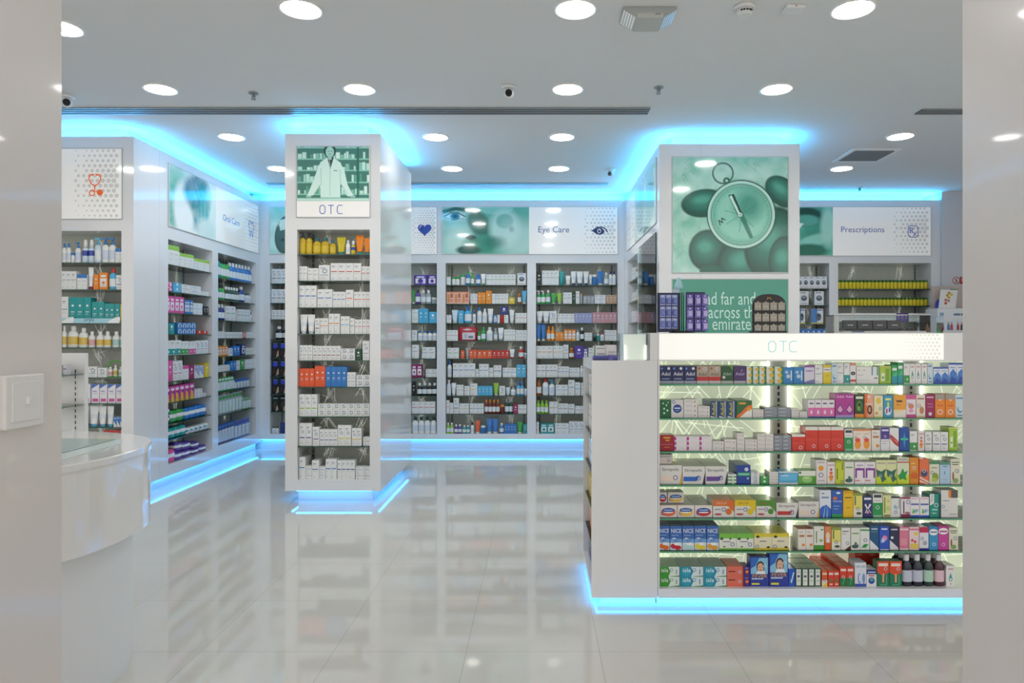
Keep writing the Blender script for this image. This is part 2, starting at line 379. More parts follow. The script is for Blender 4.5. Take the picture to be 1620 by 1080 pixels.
def pic_pharmacist():
    a = canvas(150, 120, '487f72'); r = random.Random(3)
    for k, z in enumerate((.98, .77, .56, .34, .12)):
        rct(a, 0, z-.012, 1, z+.012, '8fd0bb')
        x = .01
        while x < 1:
            w = r.uniform(.02, .06); h = r.uniform(.06, .16)
            if r.random() < .85: rct(a, x, z+.012, x+w, z+h, r.choice(['b8e6d6', 'd8f2e8', '86c2ae', '5fa48e', 'c6ece0']))
            x += w + r.uniform(.003, .012)
    rct(a, .83, 0, .86, 1, '2c6f5c')
    polyp(a, [(.33,.72),(.42,.80),(.50,.80),(.60,.71),(.66,.55),(.70,.30),(.78,.10),(.70,.08),(.60,.32),(.60,0),(.33,0),(.32,.30),(.22,.10),(.14,.10),(.24,.42),(.29,.62)], 'd6f3e9')
    polyp(a, [(.42,.8),(.46,.58),(.51,.8)], '3a3f3c'); lnp(a, [(.45,.76),(.46,.5),(.455,.1)], .008, '9ccdbd')
    lnp(a, [(.33,.6),(.335,.32),(.24,.13)], .008, '9ccdbd'); lnp(a, [(.60,.58),(.60,.34),(.70,.12)], .008, '9ccdbd')
    ell(a, .455, .92, .085, .13, '244f44'); ell(a, .455, .90, .058, .10, 'a9d8c7'); rct(a, .43, .76, .48, .84, 'a0d0bf')
    for s in (.435, .475): ell(a, s, .915, .009, .008, '244f44')
    ell(a, .455, .862, .018, .006, '5a8f80'); rct(a, .51, .55, .56, .565, '7a5a58')
    rct(a, 0, 0, 1, .045, 'c2e8dc'); rct(a, 0, .045, 1, .06, '6fae9b'); ell(a, .16, .08, .04, .02, '9ccdbd'); ell(a, .77, .08, .04, .02, '9ccdbd')
    return a
def pic_compass():
    a = canvas(190, 190, '98cdbb'); cloud(a, 5, 4, '5fb59d', .75); cloud(a, 9, 9, 'd2efe4', .5)
    r = random.Random(8)
    for i in range(26):
        x, z = r.random(), r.random(); p = [(x, z)]
        for k in range(6): x += r.uniform(-.08, .08); z += r.uniform(-.08, .08); p.append((x, z))
        lnp(a, p, .004, '4f9d88', op=.5)
    def stone(cx, cz, rx, rz, rot):
        ell(a, cx, cz, rx*1.04, rz*1.06, '123b33', .1, rot); ell(a, cx, cz, rx, rz, '24584b', .2, rot); ell(a, cx-.01, cz+.02, rx*.72, rz*.66, '357d6c', .7, rot); ell(a, cx-.02, cz+.03, rx*.4, rz*.3, '4fa08c', .9, rot)
    stone(.95, .70, .16, .11, -.7); stone(.27, .60, .19, .115, .12); stone(.30, .19, .155, .17, -.1)
    stone(.62, .08, .22, .2, .1); stone(.86, .26, .22, .30, -.3); stone(.97, .10, .13, .2, 0); ell(a, .33, .01, .1, .05, '276555')
    ell(a, .60, .50, .30, .30, '2a5c50', .1); ell(a, .595, .50, .285, .285, '9cd2c0', .06); ell(a, .595, .50, .25, .25, '5fb09a', .1); ell(a, .60, .50, .235, .235, '8ecdb9', .3); ell(a, .66, .58, .12, .13, '4f9a86', 1)
    ringp(a, .595, .50, .262, .006, '1f5146', 1); ringp(a, .595, .50, .285, .012, 'c6e9dd', 1); ringp(a, .595, .5, .297, .008, '1f5146', 1)
    for k in range(72):
        t = 2*pi*k/72; q = .235 if k % 6 else .222; lnp(a, [(.595 + q*cos(t), .5 + q*sin(t)), (.595 + .252*cos(t), .5 + .252*sin(t))], .004, '1f5146', op=.8)
    for t in (.6, 1.15, 2.0, 2.9, 3.7, 4.6, 5.5): lnp(a, [(.595, .5), (.595 + .15*cos(t), .5 + .15*sin(t))], .006, '3c8673', op=.7)
    polyp(a, [(.48,.67),(.53,.68),(.60,.52),(.57,.48)], '1c4b40'); polyp(a, [(.57,.5),(.61,.52),(.70,.30),(.67,.29)], '3a7f6e'); polyp(a, [(.49,.66),(.51,.67),(.585,.51),(.575,.49)], 'bfe6da')
    ell(a, .585, .5, .018, .018, 'd2efe6'); ell(a, .585, .5, .008, .008, '1c4b40')
    lnp(a, [(.41,.41),(.40,.45),(.43,.43),(.425,.47),(.455,.455)], .009, '1f3f38')
    ringp(a, .435, .86, .088, .012, '2b4f46', 1); ringp(a, .435, .86, .075, .006, '9ccdbf', 1); ell(a, .467, .795, .03, .03, '39695d'); ell(a, .467, .795, .012, .012, 'a7d8c6')
    return a
def pic_oral():
    a = canvas(110, 90, 'dfeeea'); ell(a, .1, .8, .28, .6, '8fcdb9', .7, .3); ell(a, .08, .35, .18, .4, '3f9f83', .6, -.2); ell(a, .32, .35, .24, .5, 'e9f4f2', .3)
    ell(a, .55, .75, .24, .32, '1f6a78', .4, -.6); ell(a, .62, .52, .19, .42, '2a8a8e', .5, -.3); ell(a, .72, .45, .12, .4, '3fb0b0', .6, -.25); cloud(a, 4, 5, 'eaf5f2', .35)
    for k in range(7): lnp(a, [(.45+.04*k, .95-.03*k), (.6+.03*k, .6), (.62+.025*k, .2)], .012, ['14505e','2f8f96','5cc0bd'][k%3], op=.6)
    ell(a, .32, .2, .16, .22, 'f0f7f5', .4); ell(a, .78, .12, .2, .2, 'cfe6e3', .6)
    return a
def pic_eye():
    a = canvas(140, 90, '6fb9a5'); ell(a, .1, .4, .3, .7, 'a5d8cb', .8); cloud(a, 7, 4, '3e9079', .5); ell(a, .16, .25, .16, .3, 'bfe5da', .8)
    lnp(a, [(.02,.9),(.15,.97),(.3,.93)], .07, '1d5c4e', .03); ell(a, .14, .80, .12, .09, 'd5f0ea', .3); ell(a, .145, .80, .055, .08, '2b7f94', .2); ell(a, .145, .80, .028, .04, '0d3540', .2)
    lnp(a, [(.02,.8),(.1,.88),(.18,.88),(.26,.8)], .02, '123f36', .01); lnp(a, [(.03,.78),(.12,.72),(.24,.76)], .012, '1d5c4e', .01)
    ell(a, .42, .65, .12, .3, '2a6d5c', .4, .2); ell(a, .62, .98, .2, .14, '8fd0be', .1, 0, .7); ell(a, .72, .55, .17, .38, 'b9e0d5', .5); ell(a, .72, .7, .1, .16, '7ab9a9', .3); ell(a, .80, .52, .03, .06, '4b8e7e', .5)
    ell(a, .45, .2, .2, .2, '3f9279', .5); ell(a, .3, .08, .14, .1, '15564a', .4); ell(a, .9, .3, .25, .4, 'c8e8df', .9, 0, .7); ell(a, .33, .35, .06, .05, '123f36', .5); ell(a, .6, .25, .12, .12, '1f6a59', .9, 0, .6)
    return a
def pic_meter():
    a = canvas(90, 90, '8fcab8'); cloud(a, 2, 3, 'c9e9df', .8)
    ell(a, .36, .42, .25, .42, '0f332c', .1, -.18); ell(a, .36, .42, .22, .38, '24564c', .1, -.18); polyp(a, [(.22,.5),(.52,.56),(.48,.78),(.2,.72)], 'bfe3d6')
    for k in range(3): ell(a, .28+.09*k, .3-.01*k, .03, .03, '0f332c')
    ell(a, .8, .4, .2, .5, 'b4ddd0', .6); return a
def pic_rx():
    a = canvas(80, 90, '5fb79c'); cloud(a, 11, 3, '2f8a70', .7); ell(a, .45, .8, .35, .2, '0f4a3c', .3); ell(a, .45, .72, .28, .12, '5aa890', .4)
    polyp(a, [(-.1,.75),(.4,.66),(.2,.42),(-.1,.55)], 'e6f5f0'); lnp(a, [(0,.62),(.28,.57)], .01, '8fb9ac'); lnp(a, [(0,.57),(.25,.52)], .01, '8fb9ac')
    ell(a, .6, .3, .35, .12, '8fd3bd', .4, .3); ell(a, .5, .1, .4, .14, '1f6f59', .4); ell(a, .9, .6, .15, .4, 'a5dcc9', .6); return a
def pic_plain():
    a = canvas(110, 80, '8fcab8'); cloud(a, 21, 4, 'd5eee6', .9); ell(a, .3, .5, .2, .4, '3f9279', .6); ell(a, .75, .45, .2, .35, '4fa58d', .8); return a

# ---------------------------------------------------------------- display cabinets
def conv_front(D): return (lambda x: PX(x, D)), (lambda x: D / F)
FR = {}
class Cab:
    """built-in shelving unit; local x runs along the front, y into the unit; openings = (u0, u1, z0, z1, shelf heights)"""
    def __init__(s, name, label, x, y, rz, w, dep, z0, z1, openings, plinth_in=.06, cove=True, sides='lr', shelf_d=.30, plinth=True, ext=(0, 0), led_low='ledlow', lit=False, wide=0, cat='shelving unit', back=True):
        s.t = thing(name, label, cat, (x, y, 0), rz); s.x, s.y, s.rz, s.op, s.lit, s.sd = x, y, rz, openings, lit, shelf_d
        b = MB(); us = sorted({0, w, *[q for o in openings for q in o[:2]]}); zs = sorted({z0, z1, *[q for o in openings for q in o[2:4]]})
        idx = {}
        def V(*p):
            k = tuple(round(q, 5) for q in p)
            if k not in idx: idx[k] = len(b.v); b.v.append(k)
            return idx[k]
        k = b.slot('lacquer')
        def Q(*pts): b.f.append(tuple(V(*p) for p in pts)); b.c.append((1,1,1)); b.m.append(k); b.sm.append(False)
        for u0, u1 in zip(us, us[1:]):
            for q0, q1 in zip(zs, zs[1:]):
                mu, mz = (u0+u1)/2, (q0+q1)/2
                if any(o[0] < mu < o[1] and o[2] < mz < o[3] for o in openings): continue
                Q((u0,0,q0),(u1,0,q0),(u1,0,q1),(u0,0,q1))
        sd = shelf_d
        for o in openings:
            u0, u1, a0, a1 = o[:4]
            Q((u0,0,a0),(u0,0,a1),(u0,sd,a1),(u0,sd,a0)); Q((u1,0,a0),(u1,sd,a0),(u1,sd,a1),(u1,0,a1))
            Q((u0,0,a0),(u0,sd,a0),(u1,sd,a0),(u1,0,a0)); Q((u0,0,a1),(u1,0,a1),(u1,sd,a1),(u0,sd,a1))
        Q((0,0,z0),(0,0,z1),(0,dep,z1),(0,dep,z0)); Q((w,0,z0),(w,dep,z0),(w,dep,z1),(w,0,z1))
        Q((0,0,z1),(w,0,z1),(w,dep,z1),(0,dep,z1)); Q((0,0,z0),(0,dep,z0),(w,dep,z0),(w,0,z0)); Q((0,dep,z0),(0,dep,z1),(w,dep,z1),(w,dep,z0))
        b.build('carcass', s.t)
        pi_ = plinth_in; xl = pi_ if 'l' in sides else 0; xr = w - pi_ if 'r' in sides else w
        if plinth:
            p = MB(); p.box(xl - (.08 if ext[0] else 0), xr + (.08 if ext[1] else 0), pi_, dep - .001, 0, z0, m='base'); p.build('plinth', s.t)
            def strips(zz, m, nm, e, inn):
                L = [(xl if 'l' in sides else 0, xr if 'r' in sides else w, inn, inn + e)]
                if 'l' in sides: L.append((inn, inn + e, pi_, dep - .02))
                if 'r' in sides: L.append((w - inn - e, w - inn, pi_, dep - .02))
                for q in L:
                    g = MB(); g.box(*q, zz, zz + .006, m=m); g.build(nm, s.t)
            strips(z0 - .008, led_low, 'plinth_light', .012, .026)
        if cove:
            c = MB(); ci = .14; c.box(ci if 'l' in sides else -.16*ext[0], w - ci if 'r' in sides else w + .16*ext[1], ci, dep - .001, z1, CEIL, m='base'); c.build('top_plinth', s.t)
            e = .014; inn = .05
            L = [(inn if 'l' in sides else 0, w - inn if 'r' in sides else w, inn, inn + e)]
            if 'l' in sides: L.append((inn, inn + e, inn + e, dep - .02))
            if 'r' in sides: L.append((w - inn - e, w - inn, inn + e, dep - .02))
            for q in L:
                g = MB(); g.box(*q, z1 + .002, z1 + .010, m='led'); g.build('cove_light', s.t)
        rnd = random.Random(name + str(round(x, 2)) + label)
        for oi, o in enumerate(openings):
            u0, u1, a0, a1, sh = o[:5]
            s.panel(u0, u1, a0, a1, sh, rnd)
            for z in sh:
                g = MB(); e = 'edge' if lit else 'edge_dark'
                x0, x1, y0, y1 = u0 + .002, u1 - .002, .012, sd - .012
                v = [(x0,y0,z-.008),(x1,y0,z-.008),(x1,y1,z-.008),(x0,y1,z-.008),(x0,y0,z),(x1,y0,z),(x1,y1,z),(x0,y1,z)]
                g.idx(v, [(4,5,6,7),(0,3,2,1)], m='glass'); g.idx(v, [(0,1,5,4),(1,2,6,5),(2,3,7,6),(3,0,4,7)], m=e); g.build('glass_shelf', s.t)
            for q in ((u0 + .045, u1 - .045) if u1 - u0 > .4 else (u0 + .04,)):
                g = MB(); g.box(q-.011, q+.011, sd-.014, sd-.004, a0, a1, '9da3a2', 'grey')
                z = a0 + .03
                while z < a1 - .03:
                    g.face([(q-.004, sd-.0145, z), (q+.004, sd-.0145, z), (q+.004, sd-.0145, z+.022), (q-.004, sd-.0145, z+.022)], '111', 'black'); z += .04
                g.build('shelf_upright', s.t)
    def panel(s, u0, u1, a0, a1, sh, rnd):
        y = s.sd - .003; b = MB(); lit = s.lit; base = 'b9c7ae' if lit else 'cdd2c6'; mm = 'ledpanel' if lit else 'print'
        b.face([(u0+.001, y, a0), (u1-.001, y, a0), (u1-.001, y, a1), (u0+.001, y, a1)], base, mm)
        w, h = u1 - u0, a1 - a0; lc = 'f4fbe6' if lit else 'e9ece4'
        n = int((26 if lit else 20)*w*max(h, 1)/1.0*(2.6 if lit else 1.0))
        def seg(x, z, ang, L, th, col, m):
            dx, dz = cos(ang)*L/2, sin(ang)*L/2; p = []
            for sgn in (-1, 1): p.append([min(max(x + sgn*dx, u0+.004), u1-.004), min(max(z + sgn*dz, a0+.004), a1-.004)])
            stroke(b, p, th, y - .0008 - rnd.random()*.0008, col, m)
        for i in range(n):
            seg(u0 + rnd.random()*w, a0 + rnd.random()*h, rnd.choice([1, -1])*rnd.uniform(.7, 1.5), rnd.uniform(.25, .7), .0028 if lit else .002, lc, 'ledpanel' if lit else 'print')
        for z in (list(sh) + [a0] if not lit else []):  # glowing stroke bursts paint the reflections of LED spots into the panel
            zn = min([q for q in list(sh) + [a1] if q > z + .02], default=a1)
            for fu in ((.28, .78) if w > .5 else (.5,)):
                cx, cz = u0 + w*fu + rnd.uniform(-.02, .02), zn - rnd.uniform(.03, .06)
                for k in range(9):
                    ang = rnd.uniform(0, pi); L = rnd.uniform(.06, .26); seg(cx + cos(ang)*rnd.uniform(-.05,.05), cz - rnd.uniform(0, .07), rnd.uniform(.9, 2.25) if k % 4 else ang, L if k % 4 else L*.4, .0019, 'fdfff6', 'led_glint')
        b.build('back_panel', s.t)
        if lit:
            for q in (u0 + .004, u1 - .010):
                g = MB(); g.box(q, q + .006, s.sd - .05, s.sd - .02, a0 + .01, a1 - .01, m='shelfled'); g.build('light_strip', s.t)
    def frame(s, u0, u1, z0, z1, name='sign', col='eceae6', m='lightbox2', y=-.006):
        b = MB(); b.box(u0, u1, y, -.0004, z0, z1, col, m)
        o = b.build(name, s.t); FR[o.name] = b; g = MB(); t = .006
        for q in ((u0-t, u1+t, z0-t, z0), (u0-t, u1+t, z1, z1+t), (u0-t, u0, z0, z1), (u1, u1+t, z0, z1)): g.box(q[0], q[1], y-.002, -.0004, q[2], q[3], 'b4babb', 'grey' if 0 else 'print')
        g.build('sign_frame', o); return o
    def world(s, u, v, z):
        c, q = cos(s.rz), sin(s.rz); return (s.x + u*c - v*q, s.y + u*q + v*c, z)
def dots(parent, x0, x1, z0, z1, y, seed, fade=0):
    b = FR[parent.name]; k = 0; st = (x1-x0)/9.0; rows = int((z1-z0)/st*1.15)
    for r in range(rows):
        for c in range(9):
            x = x0 + (c + .5 + .5*(r % 2))*st*.97; z = z0 + (r+.6)*(z1-z0)/rows
            t = (c+.5)/9; mid = abs((z-z0)/(z1-z0) - .55)
            q = st*.44*(max(.0, .6 + .5*t - .9*mid)) if not fade else st*.3*t
            if c > 1 or (r + c) % 2: 
                if q > st*.06 and x + q < x1 - .004 and z + q < z1 - .003 and z - q > z0 + .003: disc(b, x, z, y, q, q, 'c9c9c6', 'lightbox2', 14)
    old = parent.data; parent.data = b.mesh('sign'); bpy.data.meshes.remove(old)

ZS0, ZS1 = 2.49, 3.09
# OTC column
Dc = 5.89; xc0, xc1 = PX(451, Dc), PX(602, Dc)
zc = [PZ(q, Dc) for q in (401.5, 443.5, 486, 528, 570, 612, 659, 706)]
o0, o1 = PX(470, Dc) - xc0, PX(585, Dc) - xc0
column = Cab('display_column', 'freestanding white shelving column with pharmacist picture and OTC sign', xc0, Dc, 0, xc1 - xc0, 1.43, .10, TOP,
    [(o0, o1, PZ(759, Dc), PZ(363, Dc), zc)], plinth_in=.085)
sg = column.frame(o0, o1, PZ(343, Dc), PZ(232, Dc))
picture('photo_panel', pic_pharmacist(), sg, o0 + .004, o1 - .004, PZ(318, Dc), PZ(232.5, Dc), -.0105)
b = MB(); zt = PZ(331.5, Dc); hh = .072
for ch, px in (('O', 510.5), ('T', 524), ('C', 538)):
    u = PX(px, Dc) - xc0; w = .022
    if ch == 'O': stroke(b, [(u-w,zt-hh/2+.015),(u-w,zt+hh/2-.015),(u-w+.012,zt+hh/2),(u+w-.012,zt+hh/2),(u+w,zt+hh/2-.015),(u+w,zt-hh/2+.015),(u+w-.012,zt-hh/2),(u-w+.012,zt-hh/2),(u-w,zt-hh/2+.015)], .006, -.008, '4a5fb0', 'lightbox2')
    if ch == 'T': stroke(b, [(u-w,zt+hh/2),(u+w,zt+hh/2)], .006, -.008, '4a5fb0', 'lightbox2'); stroke(b, [(u,zt+hh/2),(u,zt-hh/2)], .006, -.008, '4a5fb0', 'lightbox2')
    if ch == 'C': stroke(b, [(u+w,zt+hh/2),(u-w+.012,zt+hh/2),(u-w,zt+hh/2-.015),(u-w,zt-hh/2+.015),(u-w+.012,zt-hh/2),(u+w,zt-hh/2)], .006, -.008, '4a5fb0', 'lightbox2')
b.build('lettering', sg)

# back wall units
Db = 8.70; BZ = [PZ(q, Db) for q in (450.5, 480.3, 510.8, 539, 567, 596.7, 625.8, 654.6)]
zb0, zb1 = PZ(686, Db), PZ(416, Db)
XB = -3.53
u = lambda px: PX(px, Db)
bl = Cab('shelving_unit', 'white built-in shelving unit under the heart symbol, partly behind the OTC column', XB, Db, 0, u(698) - XB, .4, .13, TOP,
    [(u(427)-XB, u(548)-XB, zb0, zb1, [PZ(q, Db) for q in (448, 479, 505, 537, 565.6, 594.5, 623, 651)]), (u(562)-XB, u(691)-XB, zb0, zb1, BZ)], sides='', ext=(1, 0))
sg = bl.frame(u(427)-XB, u(691)-XB, ZS0, ZS1)
picture('photo_panel', pic_meter(), sg, u(427.5)-XB, u(500)-XB, ZS0+.003, ZS1-.003, -.0105)
dots(sg, u(650)-XB, u(690.5)-XB, ZS0, ZS1, -.0072, 1)
def heart(b, x, z, r, y, col, m):
    pts = []
    for k in range(40):
        t = 2*pi*k/40; pts.append((x + r*(16*sin(t)**3)/16, y, z + r*(13*cos(t) - 5*cos(2*t) - 2*cos(3*t) - cos(4*t))/16))
    b.face(pts[::-1], col, m)
b = MB(); hx, hz = u(672)-XB, PZ(363, Db); heart(b, hx, hz, .086, -.0085, '2b3590', 'lightbox2'); hoop(b, hx-.03, hz+.02, -.0095, .035, .035, .007, 'dfe3f4', 'lightbox2', a0=1.6, a1=3.3); b.build('heart_symbol', sg)
x0 = u(698)
br = Cab('shelving_unit', 'white built-in shelving unit with the eye care sign on the back wall', x0, Db, 0, 1.108 - x0, .4, .13, TOP,
    [(u(705)-x0, u(834)-x0, zb0, zb1, BZ), (u(848)-x0, u(977)-x0, zb0, zb1, BZ)], sides='', ext=(0, 1))
sg = br.frame(u(699.5)-x0, u(977)-x0, ZS0, ZS1)
picture('photo_panel', pic_eye(), sg, u(700)-x0, u(837)-x0, ZS0+.003, ZS1-.003, -.0105)
dots(sg, u(920)-x0, u(976)-x0, ZS0, ZS1, -.0072, 2)
b = MB(); put_text(b, 'Eye Care', u(876)-x0, PZ(364.5, Db), -.0085, w=.392, col='4c5a8c', m='lightbox2'); b.build('lettering', sg)
b = MB(); ex_, ez_ = u(949)-x0, PZ(365.5, Db)
b.face([(ex_-.095,-.0085,ez_+.0),(ex_-.05,-.0085,ez_-.035),(ex_,-.0085,ez_-.05),(ex_+.045,-.0085,ez_-.032),(ex_+.06,-.0085,ez_),(ex_+.02,-.0085,ez_+.04),(ex_-.03,-.0085,ez_+.04)], '26355f', 'lightbox2')
stroke(b, [(ex_-.1,ez_),(ex_-.04,ez_+.045),(ex_+.02,ez_+.05),(ex_+.07,ez_+.03),(ex_+.095,ez_-.012)], .014, -.009, '26355f', 'lightbox2')
disc(b, ex_-.01, ez_, -.0095, .024, .03, 'e8e8ea', 'lightbox2'); disc(b, ex_-.008, ez_, -.0103, .017, .022, '26355f', 'lightbox2'); disc(b, ex_, ez_+.01, -.0108, .006, .007, 'fff', 'lightbox2'); b.build('eye_symbol', sg)

# prescriptions unit, far right
x0 = 1.49; x1 = u(1487)
pr = Cab('shelving_unit', 'white built-in shelving unit under the prescriptions sign', x0, Db, 0, x1 - x0, .4, .13, TOP,
    [(u(1240)-x0, u(1312)-x0, zb0, zb1, [PZ(q, Db) for q in (456, 482.3, 512, 534, 566, 600, 640)]), (u(1326)-x0, u(1473)-x0, zb0, zb1, [PZ(q, Db) for q in (456.6, 483.3, 509, 536, 566, 600, 640)])], sides='r')
sg = pr.frame(u(1240)-x0, u(1472)-x0, ZS0-.02, ZS1)
picture('photo_panel', pic_rx(), sg, u(1240.5)-x0, u(1317)-x0, ZS0-.017, ZS1-.003, -.0105)
dots(sg, u(1408)-x0, u(1471)-x0, ZS0, ZS1, -.0072, 3)
b = MB(); put_text(b, 'Prescriptions', u(1364.5)-x0, PZ(364.5, Db), -.0085, w=.55, col='5a62a0', m='lightbox2'); b.build('lettering', sg)
b = MB(); rx_, rz_ = u(1444)-x0, PZ(366, Db)
stroke(b, [(rx_-.055,rz_+.07),(rx_+.035,rz_+.07),(rx_+.062,rz_+.045),(rx_+.062,rz_-.05),(rx_+.04,rz_-.075),(rx_-.035,rz_-.075),(rx_-.062,rz_-.05),(rx_-.062,rz_+.05),(rx_-.055,rz_+.07)], .009, -.009, '4a58a8', 'lightbox2')
put_text(b, 'R', rx_-.015, rz_+.012, -.009, h=.075, col='4a58a8', m='lightbox2'); put_text(b, 'x', rx_+.022, rz_-.035, -.0092, h=.045, col='4a58a8', m='lightbox2'); b.build('prescription_symbol', sg)

# oral care run, seen at a slant on the left
du = lambda px: 3.53*F/(CX - px)
D0 = 6.375; L = lambda px: du(px) - D0
z1s = [2.13, 1.87, 1.664, 1.458, 1.253, .999, .793, .59, .437]
z2s = [2.097, 1.85, 1.62, 1.417, 1.214, 1.04, .815, .55]
oc = Cab('shelving_unit', 'long white shelving unit with the oral care sign along the side wall', -3.53, D0, pi/2, Db - D0, .5, .10, TOP,
    [(L(266), L(336), .207, 2.365, z1s), (L(345), L(405), .228, 2.365, z2s)], sides='')
sg = oc.frame(L(266), L(408), ZS0, ZS1)
picture('photo_panel', pic_oral(), sg, L(266.4), L(340), ZS0+.003, ZS1-.003, -.0105)
dots(sg, L(384), L(407.5), ZS0, ZS1, -.0072, 4)
b = MB(); put_text(b, 'Oral Care', (L(353)+L(376.5))/2, 2.775, -.0085, w=.42, col='4c86c8', m='lightbox2'); b.build('lettering', sg)
b = MB(); tx, tz = L(396.5), 2.77
stroke(b, [(tx-.06,tz+.085),(tx-.02,tz+.075),(tx,tz+.06),(tx+.03,tz+.08),(tx+.06,tz+.075),(tx+.07,tz+.02),(tx+.05,tz-.03),(tx+.04,tz-.1),(tx+.02,tz-.09),(tx+.005,tz-.03),(tx-.015,tz-.035),(tx-.03,tz-.1),(tx-.05,tz-.09),(tx-.055,tz-.02),(tx-.075,tz+.03),(tx-.06,tz+.085)], .012, -.009, '3c68c0', 'lightbox2'); b.build('tooth_symbol', sg)

# stethoscope cabinet facing the door, its end panel is the start of the side run
xa = -5.6; Da = 5.97; ua = lambda px: PX(px, Da) - xa
az = [PZ(q, Da) for q in (415, 457.5, 511, 550, 597, 638, 676)] + [.42]
ca = Cab('shelving_unit', 'white shelving unit facing the entrance under the orange stethoscope sign', xa, Da, 0, -3.53 - xa, .403, .10, TOP,
    [(.25, ua(192), .2, PZ(365, Da), az)], sides='r')
sg = ca.frame(.25, ua(193), PZ(346, Da), PZ(235.5, Da))
dots(sg, ua(112), ua(192), PZ(346, Da), PZ(235.5, Da), -.0072, 5)
b = MB(); sx, sz = ua(151), PZ(291, Da); oc_ = 'e8642a'
stroke(b, [(sx-.03,sz+.078),(sx-.045,sz+.075),(sx-.052,sz+.04),(sx-.035,sz+.005),(sx,sz-.02),(sx+.035,sz+.005),(sx+.052,sz+.04),(sx+.045,sz+.075),(sx+.03,sz+.078)], .009, -.009, oc_, 'lightbox2')
for s_ in (-1, 1): disc(b, sx+s_*.02, sz+.079, -.0095, .012, .009, oc_, 'lightbox2')
stroke(b, [(sx,sz-.02),(sx,sz-.05),(sx-.005,sz-.06)], .009, -.009, oc_, 'lightbox2'); hoop(b, sx-.025, sz-.08, -.009, .027, .027, .009, oc_, 'lightbox2'); stroke(b, [(sx,sz-.068),(sx+.03,sz-.072)], .007, -.009, oc_, 'lightbox2'); disc(b, sx+.045, sz-.076, -.0095, .027, .027, oc_, 'lightbox2'); b.build('stethoscope_symbol', sg)

# compass column and its side run
Dr = 6.20; xr0, xr1 = 1.108, PX(1265, Dr)
ur = lambda px: PX(px, Dr) - 1.489
cc = Cab('picture_column', 'wide white column with the large compass picture and green text panel', 1.489, Dr, 0, xr1 - 1.489, 1.1, .10, TOP, [], sides='r', cat='display column')
sg = cc.frame(ur(1064), ur(1246), PZ(431, Dr), PZ(248.5, Dr), 'compass_picture')
picture('photo_panel', pic_compass(), sg, ur(1064.3), ur(1245.7), PZ(430.6, Dr), PZ(249, Dr), -.0105)
sg = cc.frame(ur(1064), ur(1246), PZ(640, Dr), PZ(442, Dr), 'text_panel', '2f9078', 'lightbox', -.005)
b = MB()
for tx_, px, py, wd in (('read far and', 1147, 472, 95), ('across the', 1161, 493.5, 81), ('in emirates', 1151, 512.5, 88)):
    v, f, tw, th = text2d(tx_); put_text(b, tx_, ur(px), PZ(py, Dr), -.0075, w=wd/F*Dr, h=th*.165, col='bfe6da', m='lightbox')
b.build('lettering', sg)
run_d = 1.25
sr = Cab('shelving_unit', 'narrow side shelving unit behind a glass front between compass column and back wall', xr0, Db - .001, -pi/2, Db - Dr - .001, .38, .10, TOP,
    [(.33, 1.16, .2, 2.36, [2.10, 1.85, 1.60, 1.36, 1.12, .88, .66, .42]), (1.30, 2.33, .2, 2.36, [2.10, 1.85, 1.60, 1.36, 1.12, .88, .66, .42])], sides='r')
sg = sr.frame(.3, 2.36, ZS0, ZS1)
picture('photo_panel', pic_plain(), sg, 1.0, 2.35, ZS0+.003, ZS1-.003, -.0105)
dots(sg, .3, .95, ZS0, ZS1, -.0072, 6)
g = MB(); g.box(1.28, 2.36, -.010, -.002, .17, 2.40, m='tealglass'); g.build('glass_door', sr.t)

# ---------------------------------------------------------------- gondola
Dg = 3.6; gx0, gxm, gx1 = .287, PX(1041, Dg), 3.0
ug = lambda px: PX(px, Dg) - gxm + .0
gz = [PZ(q, Dg) for q in (607.5, 661.5, 714.5, 767.5, 820.5, 872.5)]
G0, GT = .045, PZ(526.5, Dg)
gm = thing('gondola', 'long low white gondola with glass shelves and lit OTC fascia', 'shelving unit', (gxm, Dg, 0))
W_ = gx1 - gxm; gsd = .36; zt_ = PZ(571, Dg); zb_ = PZ(931, Dg)
b = MB()
for q in ((0, W_, 0, gsd + .06, G0, zb_), (0, W_, .0, gsd + .06, zt_ - .0, GT), (0, ug(1043.5), .0, gsd + .06, zb_, zt_), (W_ - .03, W_, 0, gsd + .06, zb_, zt_), (0, W_, gsd, gsd + .06, zb_, zt_)): b.box(*q, m='lacquer')
b.build('carcass', gm)
b = MB(); b.box(.0, W_ - .05, .05, gsd, 0, G0, m='base'); b.build('plinth', gm)
b = MB(); b.box(.0, W_ - .02, .026, .038, G0 - .008, G0 - .002, m='ledlow'); b.build('plinth_light', gm)
bays = [(ug(1043.5), ug(1265)), (ug(1265), ug(1493)), (ug(1493), ug(1715))]
rnd = random.Random(77)
lr = Cab.__new__(Cab); lr.t = gm; lr.lit = True; lr.sd = gsd; lr.x, lr.y, lr.rz = gxm, Dg, 0
